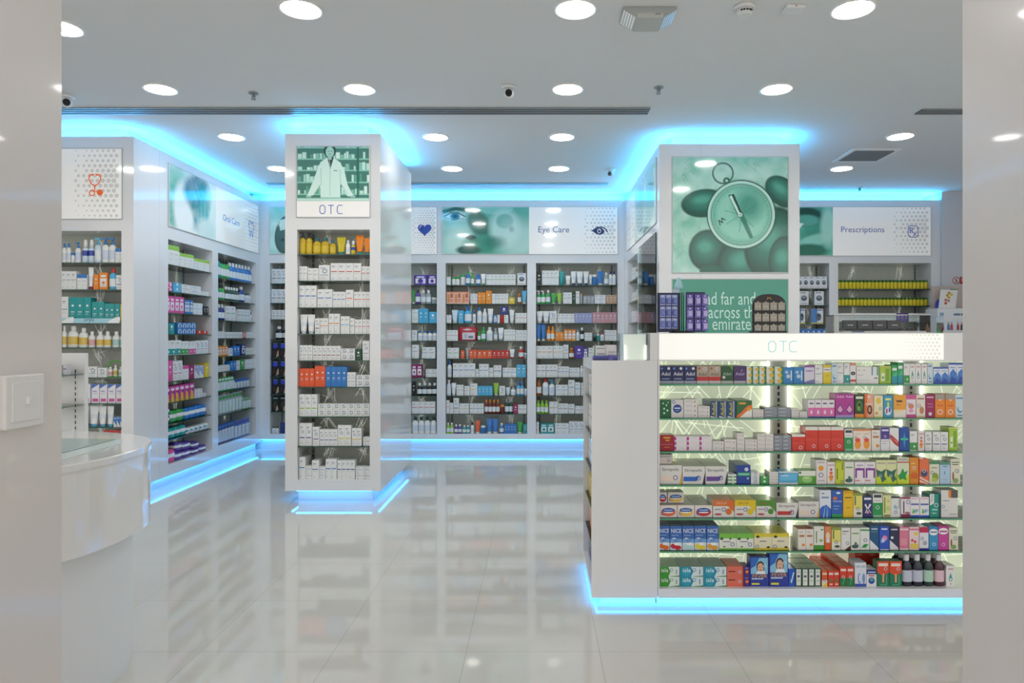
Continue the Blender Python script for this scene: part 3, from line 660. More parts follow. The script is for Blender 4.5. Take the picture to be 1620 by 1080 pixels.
for i, (p0, p1) in enumerate(bays):
    for z_, zn in zip([zb_] + gz[::-1], gz[::-1] + [zt_]):
        q0, q1 = p0 + (.0 if i == 0 else .055), p1 - .055
        y = gsd - .03; b = MB(); b.box(q0, q1, y, y + .006, z_ + .004, zn - .012, 'ced6bd', 'ledpanel')
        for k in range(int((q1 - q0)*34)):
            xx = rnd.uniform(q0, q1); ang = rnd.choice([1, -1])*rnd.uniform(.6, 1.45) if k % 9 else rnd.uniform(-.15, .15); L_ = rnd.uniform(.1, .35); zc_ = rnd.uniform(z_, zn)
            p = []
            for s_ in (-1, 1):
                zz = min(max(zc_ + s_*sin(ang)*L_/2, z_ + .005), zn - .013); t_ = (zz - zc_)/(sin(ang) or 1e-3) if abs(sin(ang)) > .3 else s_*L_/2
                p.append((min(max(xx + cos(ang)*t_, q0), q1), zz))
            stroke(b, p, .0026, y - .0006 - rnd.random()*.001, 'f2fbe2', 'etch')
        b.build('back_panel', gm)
    if i: 
        g = MB(); g.box(p0 - .05, p0 + .05, gsd - .045, gsd - .001, zb_, zt_, 'c2c6c0', 'print'); zz = zb_ + .02
        while zz < zt_ - .03:
            g.face([(p0-.006, gsd-.0455, zz), (p0+.006, gsd-.0455, zz), (p0+.006, gsd-.0455, zz+.022), (p0-.006, gsd-.0455, zz+.022)], '111', 'black'); zz += .036
        g.build('shelf_upright', gm)
    for q in ((p0 + .004) if i == 0 else p0 + .056, p1 - .064):
        g = MB(); g.box(q, q + .005, gsd - .060, gsd - .035, zb_ + .01, zt_ - .01, m='shelfled'); g.build('light_strip', gm)
for z in gz:
    g = MB(); x0, x1, y0, y1 = ug(1044.5), W_ - .032, .010, gsd - .07
    v = [(x0,y0,z-.009),(x1,y0,z-.009),(x1,y1,z-.009),(x0,y1,z-.009),(x0,y0,z),(x1,y0,z),(x1,y1,z),(x0,y1,z)]
    g.idx(v, [(4,5,6,7),(0,3,2,1)], m='glass'); g.idx(v, [(0,1,5,4),(1,2,6,5),(2,3,7,6),(3,0,4,7)], m='edge'); g.build('glass_shelf', gm)
b = MB(); b.box(ug(1043), ug(1492), -.005, -.0004, PZ(568.5, Dg), PZ(528, Dg), 'f4f4ee', 'fascia'); fs = b.build('lit_fascia', gm); fsb = b
b = MB(); zt2 = PZ(548, Dg); hh = .055
for ch, px in (('O', 1221), ('T', 1238.5), ('C', 1254)):
    u_ = ug(px); w = .019
    if ch == 'O': stroke(b, [(u_-w,zt2-hh/2+.012),(u_-w,zt2+hh/2-.012),(u_-w+.01,zt2+hh/2),(u_+w-.01,zt2+hh/2),(u_+w,zt2+hh/2-.012),(u_+w,zt2-hh/2+.012),(u_+w-.01,zt2-hh/2),(u_-w+.01,zt2-hh/2),(u_-w,zt2-hh/2+.012)], .004, -.0062, '93c4cc', 'fascia')
    if ch == 'T': stroke(b, [(u_-w,zt2+hh/2),(u_+w,zt2+hh/2)], .004, -.0062, '93c4cc', 'fascia'); stroke(b, [(u_,zt2+hh/2),(u_,zt2-hh/2)], .004, -.0062, '93c4cc', 'fascia')
    if ch == 'C': stroke(b, [(u_+w,zt2+hh/2),(u_-w+.01,zt2+hh/2),(u_-w,zt2+hh/2-.012),(u_-w,zt2-hh/2+.012),(u_-w+.01,zt2-hh/2),(u_+w,zt2-hh/2)], .004, -.0062, '93c4cc', 'fascia')
b.build('lettering', fs)
b = fsb; old_ = fs.data
for r in range(7):
    for c in range(9):
        q = .0025 + .0035*c/9; xx = ug(1430) + (c + .5*(r % 2))*.0215; disc(b, xx, PZ(565, Dg) + r*.0195, -.0056, q, q, 'c4c8bc', 'fascia', 10)
fs.data = b.mesh('lit_fascia')

# end unit with side shelves, standing against the left end of the gondola
ET = PZ(570, Dg)
eu = Cab('end_unit', 'lower white end unit of the gondola with shelves on its aisle side', gx0, Dg + .68, -pi/2, .68, gxm - gx0 - .002, G0, ET,
    [(.03, .65, .09, ET - .05, [1.07, .87, .67, .47, .28])], plinth_in=.035, cove=False, sides='', shelf_d=.2, plinth=False, lit=False)
b = MB(); b.box(.0, .63, .05, .345, 0, G0, m='base'); b.build('plinth', eu.t)
b = MB(); b.box(.642, .654, .024, .345, G0 - .008, G0 - .002, m='ledlow'); b.build('plinth_light', eu.t)
b = MB(); b.box(0, .64, .024, .036, G0 - .008, G0 - .002, m='ledlow'); b.build('plinth_light', eu.t)
cp = MB(); cp.box(PX(1028.5, Dg), gxm - .001, Dg, Dg + .42, ET + .0005, GT, m='lacquer'); tag(cp.build('end_upstand'), 'short white upstand block at the end of the lit gondola fascia', 'panel')

# round sales counter, left
cpts = [(-3.2, 2.05), (-2.6, 2.06), (-2.25, 2.12), (-1.97, 2.24), (-1.80, 2.37), (-1.715, 2.50), (-1.675, 2.66), (-1.675, 2.82), (-1.70, 2.97), (-1.77, 3.12), (-1.90, 3.25), (-2.10, 3.36), (-2.40, 3.43), (-2.8, 3.46), (-3.2, 3.46)]
def smooth_curve(p, n=6):
    out = []
    for i in range(len(p) - 1):
        a, b_, c, d = p[max(i-1, 0)], p[i], p[i+1], p[min(i+2, len(p)-1)]
        for k in range(n):
            t = k/n; out.append(tuple(.5*((2*b_[j]) + (-a[j]+c[j])*t + (2*a[j]-5*b_[j]+4*c[j]-d[j])*t*t + (-a[j]+3*b_[j]-3*c[j]+d[j])*t**3) for j in (0, 1)))
    return out + [p[-1]]
cv = smooth_curve(cpts)
def inset(p, d):
    c = (-2.6, 2.76); return [(x + (c[0]-x)/math.hypot(x-c[0], y-c[1])*d, y + (c[1]-y)/math.hypot(x-c[0], y-c[1])*d) for x, y in p]
ct = thing('sales_counter', 'rounded glossy white sales counter beside the near wall', 'counter', (-2.6, 2.76, 0))
def prism(pts, z0, z1, m, e=0):
    b = MB(); P = [(x + 2.6, y - 2.76) for x, y in pts]; 
    rings = [[(x, y, z0) for x, y in P], [(x, y, z1 - e) for x, y in P]]
    if e: rings.append([(x*(1 - e/1.0), y*(1 - e/.75), z1) for x, y in P])
    b.ring(rings, 'fff', m, smooth=False); return b
prism(cv, .60, .922, 'counter').build('curved_front', ct)
prism(inset(cv, -.006), .922, .95, 'counter', .004).build('worktop', ct)
prism(inset(cv, .07), 0, .60, 'base').build('base', ct)
zg = .951
def at(px, py, z): D = F*(H - z)/(py - CY); return (PX(px, D) + 2.6, D - 2.76)
b = MB(); p = [at(60, 693.5, zg), at(183, 695, zg), at(93, 718, zg), at(60, 726, zg)]
b.ring([[(x, y, .9505) for x, y in p[::-1]], [(x, y, .9535) for x, y in p[::-1]]], '9fb4b2', 'plastic', smooth=False); b.build('glass_inset', ct)
b = MB(); p = [at(60, 727, zg), at(93, 719.5, zg), at(184, 696, zg), at(193, 696, zg), at(190, 702, zg), at(93, 729, zg), at(60, 737, zg)]
b.ring([[(x, y, .9505) for x, y in p[::-1]], [(x, y, .9530) for x, y in p[::-1]]], 'd3e2e0', 'plastic', smooth=False); b.build('inset_edge_band', ct)

# small glass shelf rack behind the counter
rk = thing('glass_shelf_rack', 'slim white rack with green edged glass shelves behind the sales counter', 'rack', (PX(103, 4.0), 4.0, 0))
b = MB(); b.box(-.14, .05, .10, .13, 0, PZ(559, 4.0), 'f2f4f0', 'white'); b.build('back_board', rk)
b = MB(); b.box(-.008, .002, .094, .10, .55, PZ(590, 4.0), 'bbb', 'white')
for k in range(20): b.box(-.006, 0, .0935, .0942, .56 + k*.034, .58 + k*.034, m='black')
b.build('slotted_strip', rk)
b = MB(); b.box(-.16, .05, -.1, .14, 0, .05, m='base'); b.build('foot', rk)
for z in (PZ(592, 4.0), PZ(641, 4.0)):
    g = MB(); g.box(-.13, .045, -.08, .094, z - .008, z, m='glass'); g.box(-.13, .045, -.083, -.079, z - .012, z + .001, '7fe0a0', 'edge'); g.build('glass_shelf', rk)

# ---------------------------------------------------------------- goods: shapes
CN = {'r': ('c8322c', 'red'), 'b': ('2f7ac4', 'blue'), 'n': ('27357f', 'navy'), 'g': ('35a047', 'green'), 'G': ('1c4a36', 'dark green'), 'l': ('93c23c', 'lime'), 'o': ('ee8a22', 'orange'),
      'O': ('e85a2c', 'red-orange'), 'y': ('e3c21e', 'yellow'), 'p': ('5b3c9c', 'purple'), 'v': ('a3abd4', 'lavender'), 'k': ('e0589c', 'pink'), 'K': ('1f2226', 'black'), 'P': ('cf9aa0', 'dusty pink'),
      'M': ('9c1f5c', 'maroon'), 'm': ('7c2a22', 'brown-red'), 't': ('1f9c9c', 'teal'), 'T': ('c8a284', 'tan'), 'c': ('55b4de', 'light blue'), 's': ('a7adb2', 'grey'), 'S': ('7d8896', 'slate grey'),
      'w': ('eceeee', 'white'), 'a': ('a05a1e', 'amber'), 'q': ('f0a98a', 'peach'), 'u': ('cfe0ee', 'pale blue'), 'i': ('cdb92a', 'mustard')}
def sup(c, e): return math.copysign(abs(c)**(2/e), c)
def lathe(mb, prof, w, d, h, e=2, col='fff', cols=None, m='plastic', n=16):
    rings = [[(w/2*r*sup(cos(2*pi*j/n), e), d/2 + d/2*r*sup(sin(2*pi*j/n), e), h*z) for j in range(n)] for r, z in prof]
    mb.ring(rings, col, m, cols=cols)
def art(mb, spec, w, h, y=-.0004):
    """marks on the front: r rect, o disc, h hoop, t text, v upright text, p polygon; all in fractions of width and height"""
    for k, op in enumerate([q for q in spec.split(';') if q.strip()]):
        a = op.split(); c = a[0]; yy = y - k*.0002; col = a[-1]; X = lambda s_: (float(s_) - .5)*w; Z = lambda s_: float(s_)*h
        if c == 'r': mb.face([(X(a[1]), yy, Z(a[2])), (X(a[3]), yy, Z(a[2])), (X(a[3]), yy, Z(a[4])), (X(a[1]), yy, Z(a[4]))], col)
        elif c == 'o': disc(mb, X(a[1]), Z(a[2]), yy, float(a[3])*w, float(a[4])*h, col, n=12)
        elif c in 'ch':
            q = min(float(a[3])*w, Z(a[2])*.94, (h - Z(a[2]))*.94)
            if c == 'c': disc(mb, X(a[1]), Z(a[2]), yy, q, q, col, n=12)
            else: hoop(mb, X(a[1]), Z(a[2]), yy, q, q, q*.28, col, n=10)
        elif c == 't': put_text(mb, a[1].replace('_', ' '), X(a[2]), Z(a[3]), yy, h=float(a[4])*h, w=float(a[5])*w, col=col)
        elif c == 'v': put_text(mb, a[1].replace('_', ' '), X(a[2]), Z(a[3]), yy, h=float(a[4])*w, w=float(a[5])*h, col=col, rot=pi/2)
        elif c == 'p':
            n = [float(q) for q in a[1:-1]]; pts = [((n[i]-.5)*w, yy, n[i+1]*h) for i in range(0, len(n), 2)]
            ar = sum(pts[i][0]*pts[(i+1) % len(pts)][2] - pts[(i+1) % len(pts)][0]*pts[i][2] for i in range(len(pts)))
            mb.face(pts if ar > 0 else pts[::-1], col)
def mk_box(w, h, d, base, spec, top=None):
    b = MB(); b.box(-w/2, w/2, 0, d, 0, h, base, top=top); art(b, spec, w, h); return [('', b)]
def mk_bottle(w, h, d, c1, c2, label=None, kind='bo'):
    b = MB(); A = 'plastic'; lab = label or 'e8ecee'
    if kind == 'bo':
        lathe(b, [(.9, 0), (1, .02), (1, .14), (1, .145), (1, .5), (1, .505), (1, .62), (.8, .72), (.42, .78), (.42, .80)], w, d, h, 2.6, cols=[c1, c1, c1, lab, lab, c1, c1, c1, c1, c1][:9])
        c = MB(); lathe(c, [(.5, .79), (.52, .80), (.52, .96), (.46, 1)], w, d, h, 2, c2)
    elif kind == 'pu':
        lathe(b, [(.9, 0), (1, .02), (1, .12), (1, .125), (1, .5), (1, .505), (1, .6), (.75, .68), (.4, .72), (.4, .74)], w, d, h, 2.6, cols=[c1, c1, c1, lab, lab, c1, c1, c1, c1, c1][:9])
        c = MB(); lathe(c, [(.48, .73), (.48, .82), (.2, .84), (.2, .93)], w, d, h, 2, c2); c.box(-w*.52, w*.2, d*.4, d*.6, h*.93, h, c2, 'plastic')
    elif kind == 'jr':
        lathe(b, [(.95, 0), (1, .03), (1, .70), (1, .76)], w, d, h, 2, cols=[c1, c1, c1])
        if label: pass
        c = MB(); lathe(c, [(.94, .765), (.96, .78), (.96, .97), (.92, 1)], w, d, h, 2, c2)
    elif kind == 'sp':
        lathe(b, [(.9, 0), (1, .02), (1, .3), (1, .305), (1, .52), (1, .53), (.9, .62), (.5, .68)], w, d, h, 2, cols=[c1, c1, c1, lab, lab, c1, c1])
        c = MB(); lathe(c, [(.62, .68), (.62, .86), (.5, 1)], w, d, h, 2, c2)
    return [('', b), ('cap' if kind != 'jr' else 'lid', c)]
def mk_tube(w, h, d, c1, c2, label=None):
    b = MB(); n = 16; rings = []
    lab = label or c1; Z = [.13, .15, .38, .385, .6, .605, .9, .905, 1]
    for z in Z:
        t = min(1, (z - .13)/.77); rx = w/2*(.72 + .28*t); ry = d/2*.72*(1 - t) + .0015
        rings.append([(rx*sup(cos(2*pi*j/n), 2 + 2*t), d*.4 + ry*sin(2*pi*j/n), z*h) for j in range(n)])
    b.ring(rings, cols=[c1, c1, c1, lab, lab, c1, c1, c1])
    c = MB(); lathe(c, [(.6, 0), (.64, .01), (.64, .125), (.58, .13)], w, d*.8, h, 2, c2)
    return [('', b), ('cap', c)]
def mk_pouch(w, h, d, c1, c2):
    b = MB(); prof = [(.55, 0), (.86, .03), (.98, .15), (1, .4), (1, .7), (.97, .86), (.84, .96), (.55, 1)]
    lathe(b, prof, w, d, h, 4.5, cols=[c1, c1, c1, c2, c1, c1, c1], n=20)
    art(b, 'o .5 .55 .3 .16 f2f4f6;o .5 .55 .2 .08 %s' % c2, w, h, -.0006); return [('', b)]
def mk_card(w, h, c1, c2):
    b = MB(); b.box(-w/2, w/2, .008, .0095, 0, h, c1); b.ring([[(-w*.32, .008, h*.08), (w*.32, .008, h*.08), (w*.32, .008, h*.7), (-w*.32, .008, h*.7)][::-1], [(-w*.26, -.012, h*.12), (w*.26, -.012, h*.12), (w*.26, -.012, h*.66), (-w*.26, -.012, h*.66)][::-1]], 'd6e2e8', 'plastic', smooth=False)
    b.face([(-w*.06, -.0125, h*.14), (w*.06, -.0125, h*.14), (w*.06, -.0125, h*.64), (-w*.06, -.0125, h*.64)], c2); b.face([(-w*.4, .0076, h*.78), (w*.4, .0076, h*.78), (w*.4, .0076, h*.92), (-w*.4, .0076, h*.92)], c2)
    return [('', b)]
TX = 'r .14 .80 .60 .84 9aa0a6;r .14 .74 .48 .765 b4b8bc;'
def auto(style):
    """style code -> kind, description, category, maker(w, h, d)"""
    k, c = style.split('-'); c1, n1 = CN[c[0]]; c2, n2 = CN[c[1]] if len(c) > 1 else CN['w']
    W0 = 'e9ebea'
    if k == 'w': return 'box', f'white carton with {n1} stripe', 'box', lambda w, h, d: mk_box(w, h, d, W0, TX + f'r .06 .50 .86 .545 {c1};r .14 .40 .6 .42 c4c8ca;h .3 .13 .10 6a74a0')
    if k == 'x': return 'box', f'white carton with ring and {n1} line', 'box', lambda w, h, d: mk_box(w, h, d, W0, TX + f'h .55 .62 .22 5a66a0;r .1 .34 .86 .385 {c1};r .1 .12 .7 .15 c4c8ca;r .1 .22 .6 .24 c4c8ca')
    if k == 'W': return 'box', f'white carton with {n1} lower block', 'box', lambda w, h, d: mk_box(w, h, d, W0, TX + f'r 0 .04 1 .42 {c1};c .6 .22 .14 f0f0f0')
    if k == 'T': return 'box', f'white carton with {n1} top', 'box', lambda w, h, d: mk_box(w, h, d, W0, f'r 0 .76 1 1 {c1};r .12 .55 .7 .58 aab;r .12 .3 .5 .33 c4c8ca')
    if k == 'f': return 'box', f'{n1} carton', 'box', lambda w, h, d: mk_box(w, h, d, c1, 'c .5 .68 .16 f2f4f4;r .25 .42 .75 .455 dde2e2;r .25 .34 .65 .36 c8cece')
    if k == 'q': return 'box', f'{n1} carton with white label', 'box', lambda w, h, d: mk_box(w, h, d, c1, f'r .12 .16 .88 .66 e8ebec;r .2 .74 .8 .86 e8ebec;c .5 .4 .2 {c1};r .2 .22 .8 .25 99a')
    if k == 'd': return 'box', f'white carton with {n1} slanted corner', 'box', lambda w, h, d: mk_box(w, h, d, W0, f'p 0 1 1 1 1 .12 0 .62 {c1};r .1 .84 .8 .9 e8e8f0;h .3 .5 .12 dde')
    if k == 'bo': return 'bottle', f'{n1} bottle with {n2} cap', 'bottle', lambda w, h, d: mk_bottle(w, h, d, c1, c2, 'dfe6ea' if c[0] != 'w' else 'd5dde6')
    if k == 'pu': return 'pump_bottle', f'{n1} pump bottle with {n2} pump', 'bottle', lambda w, h, d: mk_bottle(w, h, d, c1, c2, None if c[0] != 'w' else 'cfd9ea', 'pu')
    if k == 'sp': return 'spray_bottle', f'{n1} spray bottle with {n2} cap', 'bottle', lambda w, h, d: mk_bottle(w, h, d, c1, c2, '3a4fa8', 'sp')
    if k == 'jr': return 'jar', f'{n1} jar with {n2} lid', 'jar', lambda w, h, d: mk_bottle(w, h, d, c1, c2, None, 'jr')
    if k == 'tu': return 'cream_tube', f'{n1} tube with {n2} cap', 'tube', lambda w, h, d: mk_tube(w, h, d, c1, c2, None if c[0] != 'w' else 'dbe2ea')
    if k == 'po': return 'soft_pack', f'{n1} soft pack', 'pack', lambda w, h, d: mk_pouch(w, h, d, c1, 'e6e9ee' if c[0] != 'w' else '4a9ab8')
    if k == 'cd': return 'blister_card', f'{n1} blister card', 'blister pack', lambda w, h, d: mk_card(w, h, c1, c2)
CU = {}      # styles drawn one by one: code -> kind, description, category, base colour, marks
def cu(code, desc, base, spec, top=None, kind='box', cat='box'): CU[code] = (kind, desc, cat, lambda w, h, d: mk_box(w, h, d, base, spec, top))
GOODS = []; MESH = {}
class Row:
    """one shelf: x(px) -> local u, m(px) -> metres per pixel"""
    def __init__(s, cab, z, xf, mf, phrase, prefix, v=.03, dep=.08): s.cab, s.z, s.xf, s.mf, s.ph, s.pre, s.v, s.dep = cab, z, xf, mf, phrase, prefix, v, dep
    def add(s, text):
        for it in text.split(';'):
            a = it.split()
            if not a: continue
            st, x0, x1, n, h = a[0], float(a[1]), float(a[2]), int(a[3]), float(a[4]); stk = 1; rows = 1; dep = None; zo = 0; vo = 0
            for q in a[5:]:
                if q[0] == 's': stk = int(q[1:])
                if q[0] == 'r': rows = int(q[1:])
                if q[0] == 'd': dep = float(q[1:])/100
                if q[0] == 'z': zo = float(q[1:])
                if q[0] == 'v': vo = float(q[1:])/100
            kind, desc, cat, mk = CU[st] if st in CU else auto(st)
            for i in range(n):
                p0 = x0 + (x1-x0)*i/n; p1 = x0 + (x1-x0)*(i+1)/n; u0, u1 = s.xf(p0), s.xf(p1); mc = s.mf((p0+p1)/2)
                w = abs(u1 - u0) - .0016; hh = h*mc/stk - .0006; flat = kind in ('box',)
                d = dep or (s.dep if flat else min(w*.75, .07) if kind in ('bottle', 'pump_bottle', 'cream_tube') else min(w, .1) if kind in ('jar', 'spray_bottle') else .02 if kind == 'blister_card' else .11)
                qw, qh, qd = round(w, 3), round(hh, 3), round(d, 3); key = (st, qw, qh, qd)
                for r in range(rows):
                    for k in range(stk):
                        jit = (hash_(x0, i, r)*.006) if not (stk > 1 and k) else 0
                        wp = s.cab.world((u0+u1)/2, s.v + vo + r*(d + .006) + (hash_(x0, i, r)*.004 if flat else .002), s.z + .0004 + zo*mc + k*(qh + .0004))
                        GOODS.append([s, st, kind, desc, cat, key, mk, wp, p0, r, k, stk, rows, n])
def hash_(*a): return (sin(sum((i+1)*12.9898*float(q) for i, q in enumerate(a)))*43758.5453) % 1.0

# ---------------------------------------------------------------- goods: special packs
cu('nav1', 'navy carton with white lettering band', '232a5a', 't Adol .5 .56 .2 .74 e8ecf4;c .16 .86 .1 5c8ad8;c .74 .86 .12 dfe6f0;r 0 0 1 .16 9fa6b4;r .15 .25 .8 .3 8fa4d8', '39406e')
cu('red1', 'grey and red carton with round seal', 'b4a592', 'r 0 .16 1 .40 c03030;t Adol .5 .54 .18 .74 5a4040;c .2 .86 .11 b06050;h .68 .84 .14 e8e8f0;r 0 0 1 .16 c4c4c4', 'd2443c')
cu('grn1', 'dark green carton with pale lettering band', '24522c', 't Adol .5 .56 .18 .7 a8c8b0;c .22 .36 .12 d8e0d8;p .7 1 1 1 1 .7 59a83c;r 0 0 1 .16 b4bab4', '98c85a')
cu('pur1', 'purple carton with pale lettering band', '4a2a6a', 't Adol .5 .56 .18 .7 c4b4dc;r 0 0 1 .16 b4b4bc;p .6 .7 .7 .84 .66 .7 e8e8e8', '4a3a70')
cu('gst', 'white carton with green and yellow edge', 'e0e4dc', 'r .72 0 1 1 1f8f4f;c .6 .5 .28 e2b93c;r .1 .6 .5 .66 a8b0a8', '7fae8a')
cu('blc', 'blue carton with two pale bubbles', '2f86c8', 'c .35 .7 .17 a9cfe6;c .5 .45 .2 c4dcea;v _ .7 .5 .2 .5 dfeef8' if 0 else 'c .35 .7 .17 a9cfe6;c .5 .45 .2 c4dcea;r .74 .2 .86 .8 dfeef8')
cu('lav', 'white carton with lilac lettering', 'dcd8e8', 'r 0 .9 1 1 8a4aa0;r .15 .66 .85 .74 b48ac8;p 0 .1 1 .25 1 0 0 0 7a7fb8')
cu('yel2', 'white carton with yellow lower block', 'e6e6e0', 'r 0 0 1 .62 e6cc1e;r .15 .72 .85 .76 777;r 0 .86 1 1 e3c824;r .3 .4 .7 .44 b89c10')
cu('cy2', 'pale blue carton with wave drawing', 'cfe2ec', 'r .1 .82 .8 .88 5a8aa8;o .5 .36 .3 .16 4a98c0;o .58 .42 .28 .14 cfe2ec;r .2 .08 .8 .12 3f78a8')
cu('eye2', 'white carton with dark eye drawing', 'ecebe8', 'r 0 .88 1 1 e09a80;o .5 .5 .4 .09 2b2c30;c .5 .5 .1 e8e8e8;r 0 .1 1 .2 c8503c')
cu('wide', 'wide white carton with teal stripes', 'edecea', 'r .06 .78 .16 .82 999;r .3 .78 .4 .82 999;r .68 .5 .73 1 2f9fa0;r .92 .5 .97 1 2f9fa0;r .04 .5 .3 .53 b0b0b0;r .04 .2 .6 .23 c8c8c8;r .8 .3 .95 .36 5a6aa0')
cu('lime2', 'lime green carton with white panel', '9cc23a', 'r 0 .94 1 1 d7e07a;r .08 .1 .92 .9 b4d050;r .15 .15 .45 .6 e8f2d0;r .52 .15 .85 .85 7ab02a;c .3 .35 .1 6a9a2a')
cu('grt', 'green and teal carton with pale title', '2fa860', 'r 0 0 1 .4 2f9fb0;r .1 .7 .9 .84 e8f4ec;p 0 .4 1 .7 1 .4 49c488')
cu('drop', 'white carton with teal drop drawing', 'ececea', 'p .5 .66 .72 .36 .62 .24 .38 .24 .28 .36 2f9a90;o .5 .34 .12 .08 d8ecec;c .5 .12 .07 c03040;r .2 .82 .8 .86 c06070')
cu('arc', 'white and blue carton with sweeping arcs', 'dfe8f4', 'p 0 0 1 0 1 .5 .6 .72 .2 .56 0 .3 3f7fd0;p 0 0 1 0 1 .2 .4 .36 1f4fb0;r 0 .92 1 1 2a50c0;r .15 .76 .8 .8 7a90c0')
cu('patt', 'dark green carton with white leaf marks', '1d6a3c', 'o .3 .8 .08 .05 c8e8d0;o .6 .7 .07 .06 c8e8d0;o .4 .5 .09 .06 c8e8d0;o .7 .4 .08 .06 e0f4e4;o .4 .25 .1 .06 c8e8d0;o .75 .85 .06 .04 c8e8d0')
cu('circ', 'white carton with round navy badge', 'dad8d4', 'c .5 .5 .36 24489c;r .25 .5 .75 .56 e8ecf4;r .35 .38 .65 .41 a8b8e0;h .2 .88 .14 3c60b4')
cu('advil', 'navy carton with yellow upright lettering', '1d4a78', 'v Advil .42 .5 .42 .78 e8d83a;p .7 1 1 1 .9 0 .7 0 dfe6ea;r .78 0 1 1 1d4a78;p 0 0 1 0 0 .1 e8e8e8', '3a4a4c')
cu('orag', 'green carton with orange and white swoosh', '2c6a34', 'p 0 0 1 0 1 .75 .7 .7 .3 .3 0 .1 e8772a;p .2 0 1 0 1 .5 .7 .4 f0ece4;c .8 .5 .12 e8a83a;r .15 .78 .6 .9 d8a83c', '59703c')
cu('mag', 'magenta carton with white title', 'b83a9c', 't Adol .5 .88 .1 .8 f4e4f4;p .1 .3 .5 .6 .9 .3 .5 .12 5a3a8a;p .2 .32 .5 .52 .8 .32 .5 .2 e8a8c8;r 0 0 1 .1 a8a0d8')
cu('pkw', 'white carton with pink lower half', 'e8e4e8', 'r 0 .08 1 .56 e070b0;r .2 .76 .8 .84 5a5a78;o .5 .3 .16 .12 f4d8ec;r 0 0 1 .07 3a3a9a')
cu('jng', 'dark green carton with orange base', '23401f', 'r 0 0 1 .16 e8902a;o .5 .5 .35 .25 4a8a3a;o .5 .45 .2 .2 1c2c18;r .1 .82 .9 .93 e8f0d8;r .3 .3 .6 .5 7aa84a')
cu('face', 'orange and peach carton with portrait', 'f0b090', 'r 0 .0 .3 1 e8702a;c .5 .88 .14 e8e8f4;o .58 .33 .28 .2 2f1c18;o .56 .34 .14 .12 d8a080;r .1 .55 .9 .6 f4d8c8')
cu('yw', 'pale yellow carton with round picture', 'f0e8c0', 'o .5 .76 .28 .14 e8cc4a;h .7 .4 .16 5a6aa0;o .3 .2 .14 .06 e0843a;r .0 0 1 .06 d8e088')
cu('cyk', 'light blue carton with white bottle drawing', '3aa0c8', 'o .5 .3 .36 .2 e8f0f8;r .4 .5 .6 .7 e8e84a;r .2 .78 .8 .88 f0f090;o .35 .3 .1 .12 d04a8a;o .65 .35 .1 .12 3a58b0')
cu('amb', 'amber and white carton with dark title', 'f0eadc', 'r 0 .35 1 1 f0a83a;r .22 .68 .7 .76 5a3a28;r .22 .55 .5 .58 8a5a38;p 0 .35 1 .35 .2 .2 f4dca8')
cu('pkw2', 'pink and white carton with butterfly drawing', 'f0e4ec', 'r 0 .8 1 1 d8589c;r 0 0 1 .14 c84a90;o .5 .5 .3 .12 d88a6a;o .5 .3 .25 .08 e89ac0;h .22 .6 .14 7a6aa8')
cu('tanw', 'cream carton with tan picture', 'ece4d8', 'r .12 .8 .88 .86 b06a5a;h .3 .52 .2 7a7aa8;o .6 .32 .26 .16 c88a5a;r 0 0 1 .08 d8c09a')
cu('mar', 'maroon carton with pale lettering', '9c1f5c', 'r .1 .86 .9 .92 e8b8cc;r .2 .58 .8 .61 d88aac;r .2 .45 .8 .48 d88aac;c .5 .16 .2 e8dce8')
cu('org', 'orange carton with grey top', 'f08a1e', 'r 0 .78 1 1 a89c94;h .5 .24 .28 e8e8f4;r .2 .5 .8 .53 c05a1e;p .3 .78 .7 .78 .5 .7 e8d8c8')
cu('rgd', 'dark red carton with gold lettering', 'a3242c', 'r .25 .78 .75 .88 e0a83a;r .4 .62 .7 .7 e0a83a;r .08 .38 .92 .42 b06a90;r .3 .2 .7 .24 d88a5a', 'cbb9a4')
cu('wmg', 'white carton with magenta corner', 'e6e2e4', 'r 0 .2 .16 .9 c02a9c;r .2 .6 .8 .64 c4bcc4')
cu('redt', 'tall red carton with white top', 'd83826', 'r 0 .86 1 1 ece8e0;r .1 .6 .6 .62 b82818;r 0 .46 1 .47 f08a7a;h .66 .2 .14 f0e0f0', 'e0d8c8')
cu('kids', 'white carton with orange cartoonless fruit jar drawing' if 0 else 'white carton with orange jar drawing', 'f0e2d4', 'o .5 .3 .36 .22 f0a03a;o .5 .5 .3 .1 e8503a;h .28 .62 .16 6a7ab0;r 0 .93 1 1 e88a3a;r .2 .78 .8 .8 aaa')
cu('puw', 'purple and white carton', 'e8e8ee', 'r 0 .5 1 1 4a3a94;h .5 .62 .16 dde;r .1 .84 .9 .92 d8d8f0;r .1 .4 .9 .42 999;r .1 .3 .7 .32 999')
cu('rtri', 'white carton with red swoosh', 'ecebea', 'p 0 .7 .2 .7 1 .4 1 .16 .5 .3 0 .56 c03a30;h .2 .6 .16 6a7ab0;p .2 .58 .9 .4 .9 .3 e8887a')
cu('blua', 'bright blue carton with teal star', '1f4fa8', 'p .5 .8 .62 .55 .9 .5 .62 .45 .5 .1 .38 .45 .1 .5 .38 .55 2fa0c0;r .1 .46 .9 .54 4ac8a0')
cu('shel', 'cyan carton with dark round picture', '58b0d8', 'r .08 .3 .92 .8 6ac0ea;h .16 .84 .09 3a60a8;r .1 .64 .5 .7 e8f4fc;r 0 0 1 .1 e8ecee;r 0 .9 1 1 dfe4e6')
cu('arch', 'white carton with purple arch drawing', 'ece9ec', 'r .04 .28 .96 .72 8a2a9a;r .2 .28 .8 .62 ece9ec;h .42 .68 .16 7a7ab8;r 0 .14 .5 .18 d05a5a;r .2 .82 .8 .88 b0a8c0')
